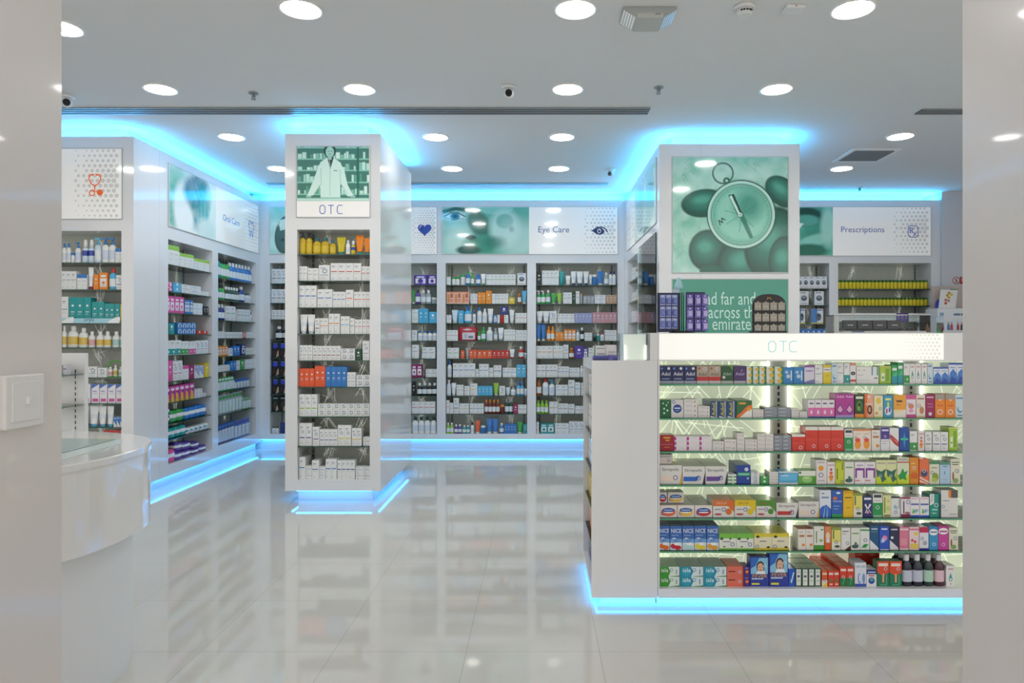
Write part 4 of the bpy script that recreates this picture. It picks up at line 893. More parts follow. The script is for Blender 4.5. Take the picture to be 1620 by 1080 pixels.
cu('leaf', 'yellow-green carton with dark leaf', 'e2e4b0', 'r 0 0 1 .4 c8dc30;p 0 .62 .5 .52 1 .64 .8 .36 1 .2 .6 .06 .4 .3 .1 .3 2f6a5a;h .42 .34 .14 dfe8f0;r .1 .84 .9 .9 b4b4a8', '7f8a70')
cu('pros', 'pale green carton with big ivy leaf', 'dfe6c8', 'r 0 0 1 .35 cfe03a;p .05 .3 .3 .42 .45 .6 .6 .44 .9 .5 .7 .3 .8 .12 .5 .2 .2 .16 1f9a4a;t PROSPAN .52 .92 .06 .8 3c3c90;r 0 .8 1 .84 c83a3a')
cu('ora2', 'tall orange carton with round seal', 'e0902a', 'h .5 .6 .2 f0e8e8;r .1 .2 .9 .4 d8641e;r .2 .42 .8 .44 c05a1e;r .15 .75 .6 .8 f0c870')
cu('ora3', 'salmon and white striped carton', 'e8754a', 'o .5 .42 .36 .14 3a4a78;h .5 .52 .18 e8e8f4;p 0 .3 1 .1 1 .04 0 .24 f0ece4;p 0 .16 1 0 .7 0 0 .1 f0ece4')
cu('olv', 'white carton with olive branch picture', 'dfe2cc', 'o .6 .3 .34 .2 8aa83a;o .5 .18 .3 .1 b8c860;h .28 .5 .18 5a6aa8;r 0 .88 1 1 3f8a5a;r .2 .7 .8 .73 8a6a4a')
cu('pale', 'pale blue carton with script lines', 'b4d0ea', 'r 0 .9 1 1 4a9a7a;r .3 .8 .7 .84 6a84b0;r .42 .45 .5 .6 5a9a8a;r .3 .2 .7 .22 88a8c8')
cu('twig', 'white carton with brown twig drawing', 'e2e2cc', 'r .1 .84 .9 .88 6a7a5a;r .15 .76 .8 .79 4a4a48;h .66 .52 .2 6a70b0;o .25 .3 .08 .2 8a4a3a;o .5 .14 .3 .1 8aaa6a')
for c_, nm, col, bar in (('so', 'orange', 'e07a3c', 'e8b04a'), ('sb', 'blue', '2f66c0', '2f66c0'), ('sp', 'purple', '6a4a9a', '6a4a9a'), ('sr', 'red', 'c03a34', 'c03a34')):
    cu(c_, f'white lozenge carton with {nm} flash', 'dfdeda', f't Strepsils .47 .76 .2 .76 3a3f4a;p .04 .16 .62 .16 .74 .42 .04 .42 {col if c_ != "so" else "ecd8c8"};h .70 .34 .11 2f4a98;p .72 0 1 0 1 .7 .94 .34 {bar if c_ == "so" else "2a2f48"};p .72 0 .88 0 .96 .5 dfdeda', 'b0aea4')
for c_, nm, col in (('l1', 'coral', 'e86a4a'), ('l2', 'yellow', 'eec24a'), ('l3', 'red', 'c8303c')):
    cu(c_, f'white lozenge carton with blue badge and {nm} ellipse', 'e2ded8', f'o .5 .44 .44 .36 {col};o .5 .6 .38 .18 2a5aa8;r .25 .56 .75 .64 b8cce8;h .18 .32 .11 3a5aa8;o .5 .4 .3 .06 f0ece8', '9a978c')
for c_, nm, c1 in (('z1', 'orange', 'd8702e'), ('z2', 'yellow', 'e0c420'), ('z3', 'green', '4f8f34')):
    cu(c_, f'white and {nm} lozenge carton with red pill mark', 'e2dfd8', f'r 0 .66 1 1 {c1};p .7 .66 1 .66 1 .3 {c1};t ZECUF .4 .83 .12 .5 {"e8d0b8" if c_ == "z1" else "a04a1e"};c .74 .34 .15 {c1};o .24 .18 .18 .06 b84a50;h .5 .46 .1 3a60a8;r .08 .44 .36 .5 8a98b8', c1)
for c_, nm, c1 in (('n1', 'orange slices', 'e8782e'), ('n2', 'red berries', 'c82a3a'), ('n3', 'mint leaves', 'b8e0e0'), ('n4', 'lemon slices', 'e8d83a'), ('n5', 'honey drops', 'e8a83a')):
    cu(c_, f'blue and white lozenge carton with {nm}', '3a6ab4', f'p 0 0 1 0 1 .4 .6 .46 .3 .52 0 .42 dfe8f0;r 0 .3 1 .46 7aa8dc;o .3 .16 .28 .11 {c1};o .65 .1 .3 .09 {c1};o .55 .26 .25 .07 f0f4f8;t NICE .5 .8 .17 .86 eef4fa;h .5 .38 .15 3a58a8;r .1 .6 .7 .63 90b4e0', '5a6f7c')
cu('h1', 'green and white carton with small leaf sprigs', 'e6e8dc', 'r 0 .7 1 1 7ac04a;r 0 0 1 .1 7ac04a;o .15 .68 .1 .08 2a5a2a;o .65 .68 .06 .06 2a5a2a;h .78 .34 .12 4a60a8;r .2 .48 .66 .53 6a7a9a;o .3 .2 .06 .04 2a5a2a', '8ac860')
cu('h2', 'yellow and white carton with dark bee mark', 'e8e2c0', 'r 0 .78 1 1 dccc3a;r 0 0 1 .12 dccc3a;o .2 .8 .1 .08 3a3418;o .8 .16 .1 .06 3a3418;h .16 .2 .11 4a60a8;r .3 .5 .7 .55 7a7a9a', 'd8cc4c')
cu('g1', 'white carton with orange medallion', 'e8e4da', 'c .7 .24 .2 e0903a;r .15 .62 .85 .72 b8805a;r .2 .84 .6 .87 999', 'd06a3a')
cu('g2', 'white carton with green base and sprig', 'e6e8e0', 'r 0 .0 1 .2 4a9a34;r .2 .3 .3 .8 6a8a6a;o .7 .4 .2 .06 a8b86a;o .8 .86 .14 .03 3a8a4a')
cu('g3', 'orange carton with baby blue and white picture', 'e08a5a', 'r 0 0 1 .3 d8602a;o .5 .6 .34 .16 f0d8c8;o .5 .4 .3 .1 e8e8e8;c .5 .1 .2 e8702a')
cu('g5', 'white carton with dark corner triangle', 'e8e8e6', 'p .4 0 1 0 1 .2 5a2028;h .7 .3 .18 4a58a0;r .12 .82 .8 .86 6a6a70;r .12 .7 .5 .73 aaa')
cu('g7', 'white carton with green leaf and seal', 'e8ebe8', 'r 0 .86 1 .93 3aa050;p .1 .1 .6 .1 .9 .26 .4 .26 2fa04a;h .55 .44 .2 3a4aa0')
cu('g8', 'petrol blue carton with white slanted corner', '1f5a84', 'p 0 0 1 0 .9 .1 0 .42 e8ecee;r .15 .84 .85 .9 b8d0e0;r .1 .74 .8 .76 8ab')
cu('g9', 'bright blue carton with pink heart picture', '2f5ac8', 'o .55 .5 .26 .12 e88ab0;o .4 .42 .2 .1 b8d0f4;h .28 .36 .15 e8f0fc;r .2 .86 .8 .92 e8f0fc;r .05 0 .95 .03 e8f0fc')
cu('g10', 'dark navy carton with white slanted corner', '28304e', 'p 0 0 1 0 .9 .1 0 .42 e0e4e8;r .15 .84 .85 .9 c8d0e0;c .26 .52 .16 e8ecf4')
cu('g11', 'pink carton with pale title', 'e0809c', 'r 0 .86 1 .94 f0d8dc;r .1 .2 .8 .5 e898ac;r 0 0 1 .06 e8e0e0')
cu('g12', 'pink and yellow carton with flowers', 'eed8dc', 'r 0 .86 1 .94 e0809c;o .7 .7 .2 .08 e8d03a;o .3 .42 .14 .06 d83a4a;o .6 .36 .14 .06 d83a4a;r .1 .06 .95 .28 e8cc5a')
cu('g13', 'white carton with crimson top', 'e4e6ee', 'r 0 .76 1 1 c02a58;h .3 .5 .18 4a58a0;o .6 .3 .24 .1 aab0c0;r 0 0 1 .08 2a3a9a')
cu('g14', 'light blue carton with white crest', '3a98cc', 'o .5 .76 .5 .14 f0f4f8;r .1 .74 .9 .79 4a6a9a;h .55 .24 .2 e8f0fc;r 0 .9 1 1 2f84bc')
cu('g15', 'magenta carton with white crest', 'cc4aa0', 'o .5 .78 .5 .14 f4f0f4;r .1 .74 .9 .8 b03a88;h .5 .22 .18 e8e0fc;r 0 .92 1 1 b8387c')
cu('isg', 'green and white carton with white script', 'dcebe0', 'p 0 0 .3 0 .44 .5 .3 1 0 1 3f9a34;c .2 .5 .15 2c7a2c;t isla .26 .66 .36 .3 f0f8f0;h .58 .68 .09 5a80b0;p .5 0 1 0 1 .12 4a8a3a;v _ .9 .5 .1 .4 888' if 0 else 'p 0 0 .46 0 .56 .5 .46 1 0 1 3f9a34;t isla .28 .66 .4 .34 f0f8f0;h .62 .68 .08 5a80b0;p .5 0 1 0 1 .12 4a8a3a;r .84 .25 .88 .75 888', '8ab088')
cu('ist', 'teal and white carton with white script', 'd6e8ea', 'p 0 0 .48 0 .58 .5 .48 1 0 1 1f8fa8;c .28 .5 .19 2fa0b8;t isla .3 .66 .4 .34 f0f8fa;h .62 .68 .08 5a80b0;p .5 0 1 0 1 .12 4a8a3a;r .84 .25 .88 .75 888', '7fa098')
cu('cor', 'coral carton with dark lettering', 'e0705a', 'r .08 .72 .5 .77 5a2a2a;r .08 .3 .5 .35 5a2a2a;h .8 .72 .1 e8e0f0;h .8 .25 .1 e8e0f0;r .92 0 1 1 c85a48')
cu('pof', 'purple carton with orange flower', '4a2f7c', 'c .55 .5 .3 e8702a;c .55 .5 .12 f0a84a;r .2 .84 .7 .9 b8a8d8')
cu('fev', 'blue cooling patch carton with child portrait', '2a3fa0', 'r .04 .42 .96 .96 8ac4e0;p .04 .96 .5 .96 .3 .7 .04 .6 2f6ac0;o .56 .66 .22 .19 3a2a28;o .56 .63 .17 .16 e0b498;c .5 .65 .02 2a2020;c .63 .65 .02 2a2020;o .56 .55 .06 .015 a04038;p .3 .42 .85 .42 .76 .52 .4 .52 f0f4f8;t FEVER .52 .35 .11 .8 e8b02a;r .08 .24 .7 .28 c8d8f0;r .08 .06 .5 .12 e0d84a;h .8 .7 .09 e8f0fc', '20264a')
cu('blg', 'bright blue carton with white slash', '1f58c0', 'p .3 .2 .5 .2 .9 .8 .7 .8 d8e8f8;h .4 .34 .16 e8f0fc')
cu('gfr', 'white carton with dark green frame', '2f5a44', 'r .14 .06 .86 .94 e4e8e0;h .5 .8 .2 5a6aa8;r .3 .5 .7 .62 5a5a80;r .3 .3 .7 .34 999', '8a9a88')
cu('wdg', 'orange and white small carton with seal', 'e4602e', 'r 0 0 1 .4 e8e0d0;p 0 0 1 0 1 .3 e8c84a;h .5 .4 .28 5a68a0;r .1 .74 .9 .86 f0d8c8')
cu('rst', 'red carton with green seal band', 'd8442c', 'r .1 .74 .9 .88 f0dcd0;c .5 .42 .2 3a8a5a;r 0 .3 1 .34 2f7a4a;r .2 .1 .8 .2 f0c8b8', 'd0583c')
cu('rgn', 'red and green plaster carton', 'd8442c', 'r 0 0 1 .44 1f7a48;r .1 .78 .9 .9 f4dcd0;h .5 .48 .22 e8ecf4;p .3 .1 .5 .1 .8 .4 .6 .4 4aa86a', 'd0583c')
cu('wbl', 'white carton with pale blue curves', 'dfe6ee', 'o .4 .34 .16 .22 7a9ad8;o .78 .34 .12 .22 7a9ad8;o .44 .36 .1 .16 dfe6ee;r 0 0 1 .12 3a58b0;r .1 .8 .5 .88 b8c0cc;r .6 .8 .9 .88 b8c0cc')
cu('nvw', 'navy and white carton with flag mark', 'e8e8ec', 'r 0 .72 1 1 2a3a7a;o .5 .34 .32 .2 2a50b0;o .5 .4 .2 .1 5ab0a0;r .2 .6 .8 .66 c83a3a;r .1 .8 .9 .88 b8c4e8')
cu('plr', 'red and green plaster pack with hanging top', '1f7a5a', 'r 0 .5 1 1 e0502e;t _ .5 .8 .1 .5 fff' if 0 else 'p 0 .56 .5 .42 1 .56 1 1 0 1 e0502e;r .12 .8 .88 .92 f4dcd0;r .42 .16 .58 .5 e0b088;h .7 .7 .14 e8ecf4;r .74 .1 .8 .46 7ac89a;r .2 .04 .8 .1 4aa080')
cu('rtall', 'tall dark red carton behind the front row', 'c02c1c', 'r .1 .78 .9 .88 f0c8b8;r .1 .66 .6 .7 e08a70')
cu('wsky', 'tall white carton with blue rays', 'dfe6f0', 'p 0 0 1 0 1 .3 .6 .46 .2 .4 0 .3 2f6ac8;p .3 0 .4 0 .5 .5 a8ccf0;p .6 0 .7 0 .66 .5 a8ccf0;r .15 .7 .8 .76 7a9ac0;r .15 .86 .4 .9 888')
cu('cent', 'tall blue carton with red title flash', '2f62b8', 'r 0 0 1 .12 2f9a5a;o .3 .7 .2 .06 e8702a;t Centrum .5 .6 .07 .84 eef2fa;o .6 .9 .2 .04 eef2fa;r .15 .4 .7 .43 8ab0e0;r .15 .3 .6 .33 8ab0e0', '3f6a5a')
cu('ylt', 'tall yellow carton with thin dark title', 'ecc02a', 'r 0 .9 1 1 d8a81e;r .15 .72 .85 .76 6a5a2a;r .1 .62 .9 .63 c89a18;r .3 .34 .7 .38 c89a18')
cu('ywl', 'yellow and white carton with upright lettering', 'e8e07a', 'r 0 .0 1 .34 e8e8dc;r .14 .5 .26 .88 3a6a4a;h .5 .36 .2 5a68a8;o .6 .16 .3 .06 4a5a3a;r 0 .9 1 1 8aa04a')
cu('nvk', 'navy carton with white dancing figures', '2a3470', 'r .1 .84 .9 .94 e8ecf8;p .15 .6 .4 .4 .2 .2 .3 .2 .5 .44 .3 .66 e8ecf8;p .9 .6 .6 .4 .9 .2 .8 .2 .5 .44 .7 .66 e8ecf8;o .5 .24 .12 .08 e8a0a8')
cu('gnw', 'white and green carton with black title bar', 'e8ebe8', 'r 0 0 1 .62 1f9a50;r .1 .84 .9 .96 3a4044;h .5 .42 .2 dfe8f0;r .1 .7 .8 .73 aaa;r .05 0 .95 .1 8ac8a0')
cu('pyl', 'pale yellow carton with upright green lettering', 'e4e2a4', 'r .14 .2 .28 .9 6a8a3a;r .5 .7 .8 .76 b8c070;r .4 .3 .9 .5 c8d48a;r .1 .02 .9 .12 8a8a70')
cu('wdr', 'white carton with pale blue drops and seal', 'e6eae8', 'o .4 .5 .12 .1 9ac0d8;o .6 .46 .1 .1 9ac0d8;h .5 .24 .2 3a4aa0;r 0 .92 1 1 2f3a3a;r .86 .4 .92 .86 6a7a7a')
cu('wmr', 'white carton with maroon base', 'e8e4e8', 'r 0 0 1 .16 7a2040;h .8 .76 .24 6a6ab0;r .24 .2 .36 .8 4a3a44;o .7 .22 .3 .06 b06a80;r 0 .92 1 1 a02a4a')
cu('grp', 'white carton with blue base and leaf pair', 'ecebee', 'r 0 .0 1 .1 2f58b8;p .2 .2 .3 .44 .5 .3 .4 .18 5ac03a;o .6 .3 .14 .1 8ab8e8;t _ .5 .7 .1 .8 888' if 0 else 'r 0 .0 1 .1 2f58b8;p .2 .2 .3 .44 .5 .3 .4 .18 5ac03a;o .6 .3 .14 .1 8ab8e8;r .06 .6 .94 .68 5a6ab0;r .1 .9 .9 .94 e0a0c0;h .76 .34 .14 6a7ab0')
cu('xpl', 'teal and white carton with upright title', '1f9484', 'p 0 .5 .4 .6 .4 1 0 1 e8ecec;v Xpel .2 .8 .16 .3 2a3038;h .6 .52 .2 dfe8f0;r .2 .3 .7 .36 a8e0d4;r .2 .16 .6 .2 a8e0d4;r .84 0 1 1 22484c')
cu('wog', 'large white carton with orange and grey corner', 'e2e2e0', 'r .44 .72 .6 1 e8912e;r .6 .72 1 1 5c5854;h .12 .4 .1 6a7ab8;r .1 .6 .5 .63 999;r .5 .1 .9 .13 aaa;r .1 .24 .4 .26 bbb')
cu('sun', 'tall white carton with orange sun', 'e6e2de', 'c .45 .66 .26 e8a02a;h .45 .38 .24 5a70b0;r .1 .88 .8 .92 b0a8a8;r .15 .12 .8 .16 b8b4b4')
cu('spf', 'white carton with red and orange splash', 'e8e2e0', 'c .5 .5 .2 e8602a;o .5 .32 .3 .1 e88a4a;o .5 .2 .2 .06 e8a03a;o .5 .66 .14 .06 c03a4a;r .1 .84 .9 .88 c88aa0')
cu('lmt', 'tall lime carton with upright lettering', 'c8d43a', 'r .14 .2 .26 .66 5a6a2a;h .75 .1 .18 4a5a98;r .76 .6 .86 .9 5a6a2a;r 0 .92 1 1 a8b82a', 'a8b44c')
cu('hrb', 'white carton with dark herb drawing', 'e4e8de', 'o .45 .16 .4 .09 3a5a3a;h .6 .2 .24 5a68a8;r .12 .72 .85 .78 7aa86a;o .5 .3 .14 .06 4a7a4a')
cu('grn3', 'wide green carton with pale waves', '6ab04a', 'r 0 .62 1 1 e4ebe0;c .1 .86 .07 2f7a4a;o .5 .36 .3 .28 9ad07a;r .3 .44 .6 .5 eef4e8;o .9 .3 .1 .28 4a9a34')
cu('pnd', 'navy carton with green title band', '1c3f98', 'r .04 .42 1 .62 2a9a7a;r .12 .5 .9 .55 b8e8d0;c .7 .78 .15 c8d8f0;c .8 .3 .08 b8c8e8', '2f4a88')
cu('wstk', 'flat white carton with small grey print', 'e2e0dc', 'r .1 .55 .6 .66 b0aeb4;r .1 .3 .8 .38 c4c2c6;c .8 .5 .05 a8506a', 'b8b8a8')
cu('gstk', 'flat slate grey carton', '8d949e', 'r .1 .5 .6 .7 c4c8d0', '90948a')
cu('seb', 'white carton with blue corner and pink base', 'eceaf0', 'r .12 .08 .88 .24 d0589c;p 0 1 1 1 .1 .78 0 .78 4a78c8;h .22 .92 .12 2a4a98;r .15 .6 .7 .66 b0a0c8;r .2 .5 .8 .53 c0b8c8')
cu('peg', 'peach carton with orange bottle drawing', 'f2c0a4', 'r .1 .1 .4 .8 d88a4a;r .5 .5 .85 .86 c05a4a;r .45 .15 .9 .4 e8907a;r 0 .9 1 1 f09a7a')
cu('fun', 'magenta and yellow carton with plaster picture', 'c83a8c', 'p .2 0 .9 0 .7 .5 .3 .6 e8b83a;o .5 .8 .4 .1 f0e0f0;o .7 .6 .16 .1 5a3a9a;r 0 0 .2 .2 4a9a4a', 'b04a80')
cu('devi', 'white carton with dark device picture', 'e4e8ec', 'o .5 .5 .32 .2 4a5460;o .5 .56 .2 .1 8a98a8;r .15 .86 .7 .92 7a8aa8;r .15 .1 .85 .14 a8b0b8')
cu('devb', 'white and blue carton with device picture', 'e4e8ec', 'r 0 0 .5 1 4a8ad0;o .6 .45 .24 .26 5a6878;r .5 .5 .8 .6 2a3a58;r 0 0 1 .08 d8c84a;r .3 .88 .95 .94 4a60a0')
cu('hair', 'black carton with blue glow and pale legs picture', '1c2028', 'o .5 .75 .36 .14 3a4ac0;p .55 .0 .95 .1 .9 .5 .75 .4 d0a888;o .35 .3 .25 .2 3a2a26;r .2 .9 .8 .94 8a98d8')
cu('hai2', 'black carton with brown picture', '1c2422', 'o .5 .4 .3 .3 4a3a30;p .5 .0 .9 .1 .8 .4 .6 .3 c0a890;r .2 .84 .8 .9 a8b8b0')
def custom_bottle(code, desc, c1, c2, lab, k='bo', cat='bottle', kind='bottle'): CU[code] = (kind, desc, cat, lambda w, h, d: mk_bottle(w, h, d, c1, c2, lab, k))
custom_bottle('mou', 'dark mouthwash bottle with white cap', '1f2434', 'e4e6e8', 'c8cede', 'bo')
custom_bottle('mou2', 'dark green mouthwash bottle with white cap', '1f3a34', 'e4e6e8', 'b8d8c4', 'bo')
custom_bottle('mou3', 'dark pink mouthwash bottle with white cap', '4a2430', 'e4e6e8', 'e8c4d0', 'bo')
custom_bottle('bby', 'white bottle with mustard label', 'e6e8e4', 'eceeea', 'd8b85a')
custom_bottle('bbm', 'white bottle with rosy label', 'e6e8e4', 'eceeea', 'd8a8ac')
custom_bottle('bbt', 'white bottle with pale teal label', 'e6e8e4', 'eceeea', 'a8ccc8')
custom_bottle('ypu', 'mustard pump bottle with black pump', 'c8a818', '1f2226', 'd2b62a', 'pu')
custom_bottle('ybo', 'mustard bottle with teal cap', 'c8a818', '2a6a70', 'd8bc34')
custom_bottle('jgy', 'yellow jar with green lid', 'dcc82a', '3a6a26', None, 'jr', 'jar', 'jar')
custom_bottle('jga', 'amber bottle with dark cap', 'c07a2a', '2a2420', 'd89a3a')
custom_bottle('aid', 'red zip first aid case with white panel', 'c02a34', 'e8e4e8', None) ; CU['aid'] = ('first_aid_case', 'red soft first aid case with white window', 'case', lambda w, h, d: (lambda b: (lathe(b, [(.9,0),(1,.06),(1,.9),(.9,1)], w, d, h, 6, 'b8242e', n=20), art(b, 'r .22 .1 .9 .6 dcd8dc;r .3 .2 .5 .5 b8b4bc;r .55 .2 .8 .35 6a6a78;p .2 .8 .5 .9 .8 .8 .5 .74 e8c8cc', w, h, -.001), [('', b)])[-1])(MB()))

# ---------------------------------------------------------------- goods: what stands where (pixel columns of the photograph turned into metres along each shelf)
OW = ['top', 'second', 'third', 'fourth', 'fifth', 'sixth', 'seventh', 'eighth', 'ninth', 'tenth']
def shelves(cab, zs, xf, mf, phrase, prefix, tables, v=.03, dep=.08):
    for i, t in enumerate(tables):
        nm = 'bottom' if i == len(zs) - 1 else OW[i]
        Row(cab, zs[i], xf, mf, f'{nm} shelf {phrase}', prefix, v, dep).add(t)
# front OTC column
D_ = Dc + .03
shelves(column, zc + [PZ(759, Dc)], lambda x: PX(x, Dc) - xc0, lambda x: D_/F, 'of OTC column', 'pharmacy', [
 'ypu 471 491.5 2 36;ybo 492 518 2 27;ybo 519 529 1 23;tu-it 530 544.5 1 28;bo-wu 544.7 552 1 23;sp-yw 553 560 1 22;tu-ot 560.5 573.5 1 31;tu-ot 574 584.5 1 26',
 'w-s 471 484 2 23;w-s 484.5 502 2 20;x-s 502.5 520 1 25;w-r 521 570 4 28;w-r 570.5 584.5 2 23',
 'w-b 471 499 3 35;w-b 500 524 2 29;w-b 524.5 545 3 25;w-O 545.5 557.5 1 28;w-O 558 584.5 4 25',
 'tu-wu 471.5 495.5 2 31;x-n 496 504 1 25;w-o 504.5 517.5 2 25;w-o 518 536 2 32;w-c 537 551.5 2 28;w-g 552 559 1 25;w-k 559.5 584.5 4 23',
 'x-s 471 492.5 3 24;x-m 493 537 6 23;x-M 537.5 560 2 19 s2;f-G 560.5 570.5 1 18;x-s 572 583 1 31',
 'f-O 471 495.5 3 29;f-O 496 513 2 33;f-b 513.5 547 4 32 d12;x-s 547.5 561 2 23;x-n 562 584.5 2 19 s2',
 'x-l 471 500 3 35;x-l 501 583 7 20 s2',
 'x-p 471 491.5 2 36;x-p 492.5 503.5 1 30;x-p 504 532 4 26;x-y 532.5 554 2 33;x-y 555 570.5 2 28;w-M 573 584.5 1 14',
 'w-b 471 481 1 35 d16;w-b 481.3 491.3 1 21 s2;w-b 491.5 503 1 30 d16;w-b 503.3 513 1 20 s2;w-b 513.3 531 2 32 d14;w-n 532 560 4 30;w-n 561 584.5 2 20 s2'], dep=.07)
g_ = MB(); g_.face([(-.03, 0, .03), (.03, 0, 0), (.03, .03, 0), (-.03, .03, .03)], '8a1f2c'); g_.face([(-.03, 0, 0), (.03, 0, .012), (.03, .03, .012), (-.03, .03, 0)], 'a02834'); g_.face([(-.03, 0, .045), (0, 0, .012), (0, .03, .012), (-.03, .03, .045)], 'a02834')
tag(g_.build('ribbon_bow', None, (PX(511, Dc + .05), Dc + .05, zc[1] + 25*Dc/F + .006)), 'dark red ribbon bow on a white carton, second column shelf', 'ribbon')
# back wall
Dp = Db + .03
fb = lambda c: (lambda x: PX(x, Db) - c.x)
mb_ = lambda x: Dp/F
shelves(br, BZ + [zb0], fb(br), mb_, 'under eye portrait', 'skincare', [
 'w-s 706 712.5 1 13;jr-wg 714 726.5 2 13;jr-wg 728 735 1 17;bo-bg 736 743.5 1 22;pu-gg 744 750 1 20;bo-bb 752 760 1 18;tu-wg 760.5 768 1 18;w-g 769 815.5 7 17;devi 818.5 832 1 19',
 'peg 706 742 3 19;x-k 744 755 2 16;f-o 755.5 768 2 18;f-o 768.5 777.5 1 21;w-s 778 804 5 16;f-y 804.5 814 1 10;bo-aa 818.5 824.5 1 21;tu-cw 825.5 833 1 21',
 'w-s 706 713.5 1 13;tu-uw 714 724 1 21;f-c 724.5 733 1 20;pu-cb 733.5 746 1 28;pu-wb 747 752.5 1 20;bo-wb 754 762 1 25;bo-ww 762.5 770.5 1 23;tu-wu 771 780 1 23;q-b 780.5 786 1 13;w-s 786.5 790.5 1 13;f-n 790.8 803.5 1 12 z14;jr-rr 791 796.8 1 13;w-s 797.2 804 1 13;tu-ww 805.5 813.5 1 21;w-k 815 833.5 3 16',
 'w-k 706 724 3 17;aid 724.5 754 1 22;bo-gg 755 760 1 15;bo-gg 760.5 768 1 22;bo-ww 769 779.5 1 22;bo-ss 780.5 787 1 20;tu-ws 787.5 796.5 1 21;w-s 797 815 4 18;x-s 815.5 833.5 3 17',
 'w-g 707 725.5 2 17;f-O 728.5 734.5 1 13;tu-sw 736 741.5 1 17;f-O 742 754 2 14;f-O 754.5 778 3 13;f-r 778.5 805.5 4 13;tu-wr 806 814 1 15;bo-rw 820 828.5 1 19;jr-sw 829 833.5 1 9',
 'pu-wb 707 714 1 27;w-b 716 751.5 4 22;w-b 752 757 1 13;w-b 757.5 773 2 21;w-b 773.5 780 1 15;w-n 780.5 793 2 19;w-b 795 816.5 3 15;f-c 817 832 2 20',
 'bo-uw 706 713 1 25;tu-ww 713.5 721 1 20;w-s 721.5 733 2 17;w-s 734 743 1 15;w-y 743.5 755 1 19;f-c 755.5 779 4 15;tu-lw 780 789 1 20;x-l 789.5 799 1 15;tu-uw 800 807 1 13;bo-ws 807.5 816 1 13;pu-cb 817 829 2 22;jr-uw 829.5 833.5 1 11',
 'w-k 705.5 710.5 1 21;w-s 711 716.5 1 17;x-n 717 725.5 1 25;w-y 726 741.5 2 16;w-n 742.5 765 4 16;bo-mo 766 790.5 4 22;jr-mo 791 798 1 14;bo-Gs 798.5 811 2 23;f-M 812 819 1 15;w-n 819.5 833 2 14',
 'bo-lw 705.5 717 2 17;bo-pw 718 730 2 14;bo-tw 731 743 2 13;bo-wK 744 749.5 1 17;tu-Ow 751.5 759 1 20;jr-bw 760 768 1 12;tu-bw 769 788 2 23;bo-bw 790 797 1 16;f-b 798 816.5 4 15;tu-gw 818 826.5 1 18;f-t 827.5 833.5 1 15'], dep=.07)
shelves(br, BZ + [zb0], fb(br), mb_, 'under eye symbol', 'beauty', [
 'f-K 848.5 857 1 22;w-s 857.5 884 4 23;tu-tt 884.5 894 1 22;tu-ww 895 903 1 15;tu-wn 903.5 912 1 22;tu-wn 912.5 923 1 22;tu-wn 923.5 932 1 22;tu-ws 932.5 937 1 17;jr-bw 937.5 945.5 1 17;tu-bw 946 955 1 22;bo-sw 956 963.5 1 20;bo-wn 963.8 974.8 2 22',
 'pu-gw 849 863 2 21;bo-gw 863.5 871 1 22;tu-gw 872 881 1 17;tu-lw 881.5 889 1 17;w-s 891 905 2 18;f-G 906 910.5 1 20;w-s 911 917 1 20;jr-sT 917.5 922.5 1 16;f-s 923 940.5 3 13;w-s 941 958.5 2 14;f-T 959 976 3 14',
 'tu-ww 849 869 2 19;x-s 869.5 881 1 19;w-s 882 909 4 15;f-v 909.5 937 5 16;f-P 937.5 976 6 17',
 'tu-bw 848.5 863.5 2 27;bo-oo 865 878 2 23;f-o 878.5 892 2 14;q-o 892.5 911 3 18;bo-ws 911.5 917.5 1 18;bo-Kw 918 924.5 1 21;w-s 925 937 2 13;jr-Kt 939 944 1 9;jr-tw 944.5 949.5 1 11;bo-wr 950 956.5 1 13;w-s 957 976 3 17',
 'w-o 848.5 875 3 20;w-y 875.5 891 2 20;x-o 891.5 899.5 1 22;bo-ao 900 909 1 17;f-p 909.5 923 1 20;q-p 923.5 930 1 17;w-s 931 976 4 17',
 'w-b 848.5 863.5 2 20;w-n 864 882 3 20;w-b 882.5 900.5 3 17;w-s 901 917 2 15;bo-ww 917.5 923.5 1 18;w-b 925 976 5 16',
 'bo-aa 848.5 857 1 27;bo-wr 858 868 1 27;pu-wc 868.5 878 1 25;w-c 879 898.5 2 17;w-c 899 909.5 1 25;w-c 910 918.5 1 21;w-c 919.5 976 5 20',
 'bo-ll 848.5 868 3 21;w-l 869 882 2 19;w-m 882.5 899 2 16;w-M 899.5 909 1 15;w-M 910 924 2 12;w-s 926 976 5 15',
 'x-k 848.5 852.8 1 18;q-t 855 877 2 16;w-s 878 900 2 16;x-s 900.5 924 3 19;w-s 925 976 4 17'], dep=.07)
shelves(bl, BZ + [zb0], fb(bl), mb_, 'under heart symbol', 'wellness', [
 'q-p 654 675 1 16;q-p 676 690 1 16', 'tu-gw 651 655.5 1 22;bo-pK 656 664 1 23;bo-sw 664.5 681 2 22;jr-sw 681.5 690 1 10',
 'w-g 651 661 1 22 s2;f-c 661.5 677 2 23;f-c 678 690.5 1 18', 'x-s 651 659 1 17;bo-wb 660 690.5 4 16', 'w-s 651 662 1 22;w-s 667 688 2 18',
 'q-M 650.5 667 2 20;w-g 673 690.5 2 13', 'f-K 651 657 1 22;bo-Kw 659 690.5 4 20', 'w-r 651 688 4 19', 'bo-wG 651 689.5 4 26'], dep=.07)
